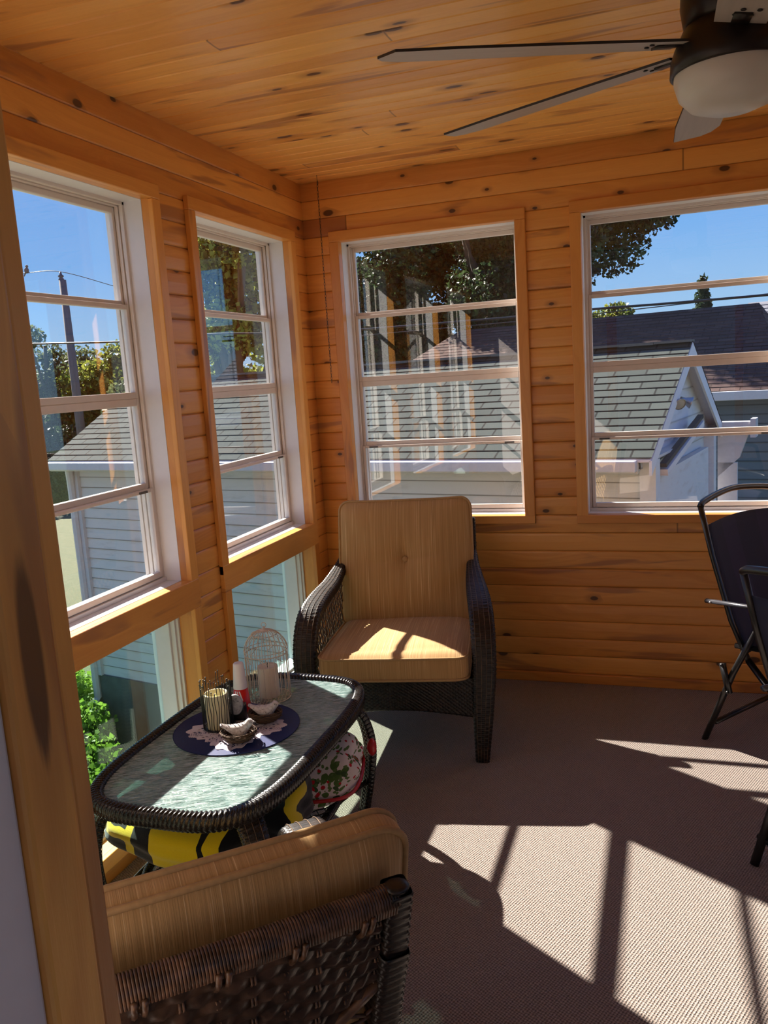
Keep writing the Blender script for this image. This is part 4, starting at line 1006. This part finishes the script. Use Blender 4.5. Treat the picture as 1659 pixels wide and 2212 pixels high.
# neighbour's house behind
brs = shingles('brown_shingles', ((.17,.10,.082,1), (.075,.048,.044,1), (.10,.062,.055,1)), (.022,.014,.012,1), .30, .1392, .4)
h2 = thing('brown_roof_house', 'blue-grey sided house with a dark brown shingle roof behind the garage', 'house', E0, math.radians(-12.3))
roof_courses('roof', [(-8.2, 8, .12), (.15, 8, .12), (-.65, 11, 1.59), (-6.75, 11, 1.59)], 24, brs, h2, .010)
roof_courses('roof_back', [(.15, 14, .12), (-8.2, 14, .12), (-6.75, 11, 1.59), (-.65, 11, 1.59)], 12, brs, h2, .010)
roof_courses('roof_hip', [(.15, 8, .12), (.15, 14, .12), (-.65, 11, 1.59), (-.65, 11.001, 1.59)], 14, brs, h2, .008)
mb = MB(); siding(mb, (-8, 8.3, 0), (4.2, 8.3, 0), gb, .02, .15, .015); mb.box(-8, 4.2, 8.3, 13.7, gb, .05)
obj('siding', mb, sidemat('blue_grey_siding', (.115,.145,.165,1), (.09,.11,.13,1), .3, h=(.02-gb)/max(1, round((.02-gb)/.15)), z0=gb, line=(.03,.04,.05,1), lw=.12), h2, False)
obj('gutter', MB().box(-8.2, 4.4, 7.88, 8.0, -.02, .12), M['grey_roofmetal'], h2, False, .01)
mb = MB().box(-.02, .10, 8.20, 8.30, gb, -.02); obj('downspout', mb, plain('blue_grey_metal', (.13,.16,.18,1), .5), h2, False)
lav = shingles('grey_shingles', ((.30,.29,.32,1), (.25,.25,.28,1), (.27,.27,.3,1)), (.2,.2,.22,1), .3, .14)
h3 = thing('grey_roof_house', 'distant house with a pale grey roof beyond the brown-roofed house', 'house', E0, math.radians(-12.3))
roof_courses('roof', [(-2.6, 16.5, .4), (6, 16.5, .4), (5, 19, 2.02), (-1.9, 19, 2.02)], 16, lav, h3)
obj('walls', MB().box(-2.4, 5.8, 16.7, 21, gb, .42), plain('tan_wall', (.32,.27,.24,1), .8), h3, False)

# ------------------------------------------------------------ trees
def leafmat(name, c1, c2, tr=.5):
    m = NT(name); gi = m.n('NewGeometry'); oi = m.n('TexCoord')
    n = m.noise(oi.outputs['Object'], 1.3, 2); w = m.n('TexWhiteNoise', noise_dimensions='3D')
    sn = m.n('VectorMath', operation='SNAP'); m.t.links.new(oi.outputs['Object'], sn.inputs[0]); sn.inputs[1].default_value = (.12,.12,.12); m.t.links.new(sn.outputs[0], w.inputs[0])
    c = m.mix(m.step(m.math('ADD', m.math('MULTIPLY', n, 1.3), m.math('MULTIPLY', w.outputs['Value'], .7)), .75, 1.25), c1, c2)
    df = m.n('BsdfPrincipled'); m.set(df.inputs['Base Color'], c); df.inputs['Roughness'].default_value = .5; df.inputs['Specular IOR Level'].default_value = .3
    tl = m.n('BsdfTranslucent'); m.set(tl.inputs[0], c); mx = m.n('MixShader'); mx.inputs[0].default_value = tr
    m.t.links.new(df.outputs[0], mx.inputs[1]); m.t.links.new(tl.outputs[0], mx.inputs[2]); m.t.links.new(mx.outputs[0], m.out.inputs[0]); return m.mat
def leaves(centers, n, size, seed, stretch=1.0):
    """n leaves spread over lumps; each a bent five-cornered blade"""
    rg = np.random.default_rng(seed); C = np.array([c[:3] for c in centers]); R_ = np.array([c[3:6] for c in centers]); vol = (R_.prod(1))**(.67); ii = rg.choice(len(C), n, p=vol/vol.sum())
    d = rg.normal(size=(n, 3)); d /= np.linalg.norm(d, axis=1)[:, None]; rr = rg.random(n)**.42
    P = C[ii]+d*R_[ii]*rr[:, None]
    a = rg.normal(size=(n, 3)); a /= np.linalg.norm(a, axis=1)[:, None]; b = np.cross(a, rg.normal(size=(n, 3))); b /= np.linalg.norm(b, axis=1)[:, None]; nn = np.cross(a, b)
    s_ = size*(.6+.8*rg.random(n))[:, None]
    V = np.stack([P-a*s_*.5*stretch, P-a*s_*.1+b*s_*.42+nn*s_*.12, P+a*s_*.55*stretch, P-a*s_*.1-b*s_*.42+nn*s_*.12], 1).reshape(-1, 3)
    me = D.meshes.new('foliage'); me.vertices.add(len(V)); me.vertices.foreach_set('co', V.ravel()); me.loops.add(4*n); me.loops.foreach_set('vertex_index', np.arange(4*n))
    me.polygons.add(n); me.polygons.foreach_set('loop_start', np.arange(n)*4); me.polygons.foreach_set('loop_total', np.full(n, 4)); me.update(calc_edges=True); return me
bark = plain('bark', (.075,.055,.042,1), .9, vary=.3, scale=8, bump=.5)
def tree(name, label, loc, cs, n, size, mat, seed, trunk=True, th=None, tr_=.22, cat='tree', group=None):
    t = thing(name, label, cat, loc, 0, group); me = leaves(cs, n, size, seed); me.materials.append(mat); f = D.objects.new('foliage', me); COL.objects.link(f); f.parent = t
    if trunk:
        mb = MB(); top = max(c[2] for c in cs); mb.tube(catmull([(0, 0, 0), (.1, .05, top*.3), (-.1, 0, top*.6), (.05, 0, top*.95)], 5), list(np.linspace(tr_, tr_*.35, 16)), 10)
        rg = random.Random(seed)
        for c in cs[:14]:
            z0 = top*(.25+.4*rg.random()); mb.tube(catmull([(0, 0, z0), ((c[0])*.5, c[1]*.5, (z0+c[2])*.5), (c[0], c[1], c[2])], 4), [tr_*.4]*3+[tr_*.25]*3+[.02]*3, 6)
        obj('trunk', mb, bark, t)
    return t
def lumps(c, R_, n, r, seed, flat=.8):
    rg = np.random.default_rng(seed); out = []
    for _ in range(n):
        d = rg.normal(size=3); d /= np.linalg.norm(d); k = rg.random()**.5; p = np.array(c)+d*np.array(R_)*k; q = r*(.7+.6*rg.random()); out.append((*p, q, q, q*flat))
    return out
L1 = leafmat('dark_leaves', (.008,.016,.009,1), (.06,.105,.035,1), .30); L2 = leafmat('yellow_green_leaves', (.05,.08,.015,1), (.24,.26,.045,1), .45)
L3 = leafmat('mid_leaves', (.035,.055,.025,1), (.14,.17,.07,1), .4); L4 = leafmat('conifer_needles', (.02,.045,.022,1), (.05,.085,.045,1), .2); L5 = leafmat('bright_leaves', (.10,.20,.02,1), (.22,.36,.05,1), .45)
tree('maple_tree', 'large dark-leaved tree rising above the garage roof, filling the middle window', (-2.45, 17.5, GZ), lumps((0, 0, 8.0), (4.0, 2.6, 3.8), 120, .78, 3)+lumps((-3.2, 0, 4.8), (1.7, 1.5, 2.3), 50, .75, 4), 190000, .105, L1, 11, tr_=.35)
tree('maple_tree', 'tall yellow-green tree seen through the narrow corner window above the garage', (-7.3, 12.6, GZ), lumps((.1, 0, 7.2), (1.9, 1.3, 2.9), 36, .52, 5)+lumps((-.6, .8, 4.8), (1.6, 1.3, 1.3), 16, .55, 6), 16000, .13, leafmat('sunlit_leaves', (.03,.05,.015,1), (.40,.46,.09,1), .5), 12, tr_=.30)
tree('round_tree', 'small yellowing tree under the dark tree, left of the brown roof ridge', (-.6, 23.5, GZ), lumps((0, 0, 4.8), (1.3, 1, 1.4), 18, .6, 7), 16000, .11, L2, 13)
t = thing('spruce_tree', 'small pointed evergreen poking above the brown roof', 'tree', (2.6, 22.7, GZ)); cs = [(0, 0, z, 1.35*(1-z/6.6)+.08, 1.35*(1-z/6.6)+.08, .22) for z in np.linspace(.8, 6.35, 28)]
me = leaves(cs, 15000, .10, 14, 1.6); me.materials.append(L4); f = D.objects.new('foliage', me); COL.objects.link(f); f.parent = t; obj('trunk', MB().tube([(0,0,0), (0,0,6.1)], [.12, .02], 8), bark, t)
WT = [(-24.5, 27, 6.9, 2.0, 'L3', 'dark bushy tree beside the utility pole, tallest of the far tree line'), (-27.5, 28, 6.0, 2.0, 'L3', 'low bushy tree at the far left of the tree line'), (-21.8, 26.5, 5.9, 1.5, 'L2', 'light green tree at the right end of the far tree line'), (-19.6, 27, 6.4, 1.7, 'L2', 'feathery pale green tree next to the window jamb'), (-25.5, 24.5, 3.6, 1.9, 'L1', 'dark shrubby tree low behind the utility pole'), (-22.0, 23.5, 3.6, 1.8, 'L1', 'dark dense tree behind the garage roof slope'), (-17.0, 24, 4.6, 2.0, 'L3', 'olive green tree behind the garage seen by the window corner')]
LM = dict(L1=L1, L2=L2, L3=L3)
for i, (x, y, h, r, lm, lb) in enumerate(WT):
    tree('broadleaf_tree', lb, (x, y, GZ), lumps((0, 0, h-r*1.0-.6+.6), (r, r*.8, r*1.1), 16, .8, 20+i)+lumps((0, 0, h*.4), (r, r*.8, h*.3), 10, .9, 40+i), 9000, .19, LM[lm], 60+i, group='far tree line')
tree('garden_shrub', 'bright green leafy plants beside the garage corner', (-4.68, 2.85, GZ), [(a_*.8, b_*.8, .22+c_, .40, .40, .32) for a_, b_, c_ in ((0, 0, .1), (.6, -.5, 0), (-.4, .7, .3), (1.1, -.8, -.05), (-.9, 1.5, .5), (.3, .4, .1), (-1.6, .9, .4), (-.3, -.8, .05), (-1.2, -.4, 0), (-2, .2, .1), (-.2, 1.0, .25), (-1.2, .5, .15), (.9, -.1, -.05))], 15000, .07, L5, 90, trunk=False, cat='plant')

# utility pole, wires, bird
pc = NT('weathered_pole'); v, x, y, z = pc.coords(); pc.bsdf(pc.mix(pc.noise(pc.xyz(pc.math('MULTIPLY', x, 12), pc.math('MULTIPLY', y, 12), z), 2, 4), (.10,.085,.085,1), (.24,.205,.20,1)), .9)
K = 2.02; PX, PY, PTZ = 1.642+(-8.64-1.642)*K, -3.808+(9+3.808)*K, 1.486+(3.541-1.486)*K
up = thing('utility_pole', 'weathered wooden utility pole standing beyond the garage', 'utility pole', (PX, PY, GZ))
obj('pole', MB().tube([(0,0,0), (0,0,PTZ-GZ)], [.19, .125], 16), pc.mat, up)
obj('insulator', MB().lathe([(0, 0), (.10, 0), (.10, .05), (.05, .08), (.10, .12), (.10, .16), (.05, .20), (.03, .30), (0, .30)], n=16, c=(-.05, 0, PTZ-GZ)), plain('insulator', (.12,.10,.11,1), .4), up)
def wire(label, pts, r, mt=None, nm='overhead_wire'):
    pts = [Vector(p) for p in pts]; pts = [2*pts[0]-pts[1]*1.0 if False else pts[0]+(pts[0]-pts[1])*1.2]+pts+[pts[-1]+(pts[-1]-pts[-2])*1.2]
    o = obj(nm, MB().tube(catmull(pts, 8), r, 6), mt or M['blackwire']); return tag(o, label, 'wire')
f2 = lambda x, y, z, k: (1.642+(x-1.642)*k, -3.808+(y+3.808)*k, 1.486+(z-1.486)*k)
wire('thin wire running over the top of the utility pole', [f2(-9.463, 9, 3.744, K), (PX-.05, PY, PTZ+.30), f2(-7.46, 9, 3.30, K)], .012)
wire('thick sagging black cable crossing all the windows above the garage', [(-7.312, 6.5, 2.282), (-5.613, 6.5, 2.197), (-4.3, 6.5, 2.194), (-3.403, 6.5, 2.138), (-2.135, 6.5, 2.087), (-.128, 6.5, 2.079), (.801, 6.5, 2.092), (1.675, 6.5, 2.085), (2.683, 6.5, 2.086)], .014)
wire('second thinner cable just below the thick black cable', [(-2.4, 7.0, 2.03), (-2.135, 7.0, 2.035), (-.128, 7.0, 2.05), (.801, 7.0, 2.065), (1.675, 7.0, 2.09), (2.8, 7.0, 2.13)], .006)
bp = f2(-9.40, 9, 3.735, K); bird = thing('perched_bird', 'small bird perched on the thin wire left of the pole', 'bird', bp)
obj('body', MB().ball((0, 0, .10), .10, 14, 8, (.9, .8, 1.1)).ball((.03, 0, .24), .055, 12, 8).tube([(-.04, 0, .06), (-.14, 0, -.10)], [.04, .015], 6), plain('bird_brown', (.22,.15,.13,1), .8), bird)

# ------------------------------------------------------------ light
SUN = Vector((1.096, -.72, -1)).normalized()
sl = D.lights.new('sun', 'SUN'); sl.energy = 17.5; sl.angle = math.radians(.53); sl.color = (1.0, .91, .80)
so = D.objects.new('sun', sl); COL.objects.link(so); so.rotation_euler = SUN.to_track_quat('-Z', 'Y').to_euler(); so.location = (-10, 6, 12)
w = D.worlds.new('sky'); SC.world = w; w.use_nodes = True; nt = w.node_tree; nt.nodes.clear()
tc = nt.nodes.new('ShaderNodeTexCoord'); sp_ = nt.nodes.new('ShaderNodeSeparateXYZ'); nt.links.new(tc.outputs['Generated'], sp_.inputs[0])
rp = nt.nodes.new('ShaderNodeValToRGB'); nt.links.new(sp_.outputs[2], rp.inputs[0]); el = rp.color_ramp.elements
el[0].position = 0.0; el[0].color = (.42,.58,.76,1); el[1].position = 1.0; el[1].color = (.075,.20,.62,1)
for p_, c_ in ((.05, (.33,.54,.80,1)), (.14, (.20,.43,.82,1)), (.35, (.12,.31,.74,1))): e_ = el.new(p_); e_.color = c_
bg = nt.nodes.new('ShaderNodeBackground'); bg.inputs[1].default_value = 1.0; ow = nt.nodes.new('ShaderNodeOutputWorld')
nt.links.new(rp.outputs[0], bg.inputs[0]); nt.links.new(bg.outputs[0], ow.inputs[0])

# ------------------------------------------------------------ camera
FPX = 1797.58
cy, sy = math.cos(math.radians(19.2329)), math.sin(math.radians(19.2329)); cp, sp = math.cos(math.radians(-9.3114)), math.sin(math.radians(-9.3114)); cr, sr = math.cos(math.radians(3.7434)), math.sin(math.radians(3.7434))
Rz = Matrix(((cy,-sy,0),(sy,cy,0),(0,0,1))); Rx = Matrix(((1,0,0),(0,cp,-sp),(0,sp,cp))); Ry = Matrix(((cr,0,sr),(0,1,0),(-sr,0,cr)))
Rm = Rz @ Rx @ Ry
right, fwd, upv = Rm.col[0], Rm.col[1], Rm.col[2]
cm = D.cameras.new('camera'); cm.sensor_fit = 'VERTICAL'; cm.sensor_height = 24; cm.lens = FPX/2212*24; cm.clip_start = .02; cm.clip_end = 300
co = D.objects.new('camera', cm); COL.objects.link(co)
Mc = Matrix.Identity(4)
for i in range(3): Mc[i][0] = right[i]; Mc[i][1] = upv[i]; Mc[i][2] = -fwd[i]
Mc.translation = (1.64221, -3.80767, 1.48610); co.matrix_world = Mc; SC.camera = co
cyc = SC.cycles; cyc.max_bounces = 10; cyc.diffuse_bounces = 6; cyc.glossy_bounces = 4; cyc.transparent_max_bounces = 24; cyc.transmission_bounces = 6; cyc.sample_clamp_indirect = 6; cyc.use_denoising = True
vs = SC.view_settings; vs.view_transform = 'Standard'; vs.look = 'None'; vs.exposure = 0.3; vs.gamma = 1.0; vs.use_curve_mapping = False
SC.render.film_transparent = False
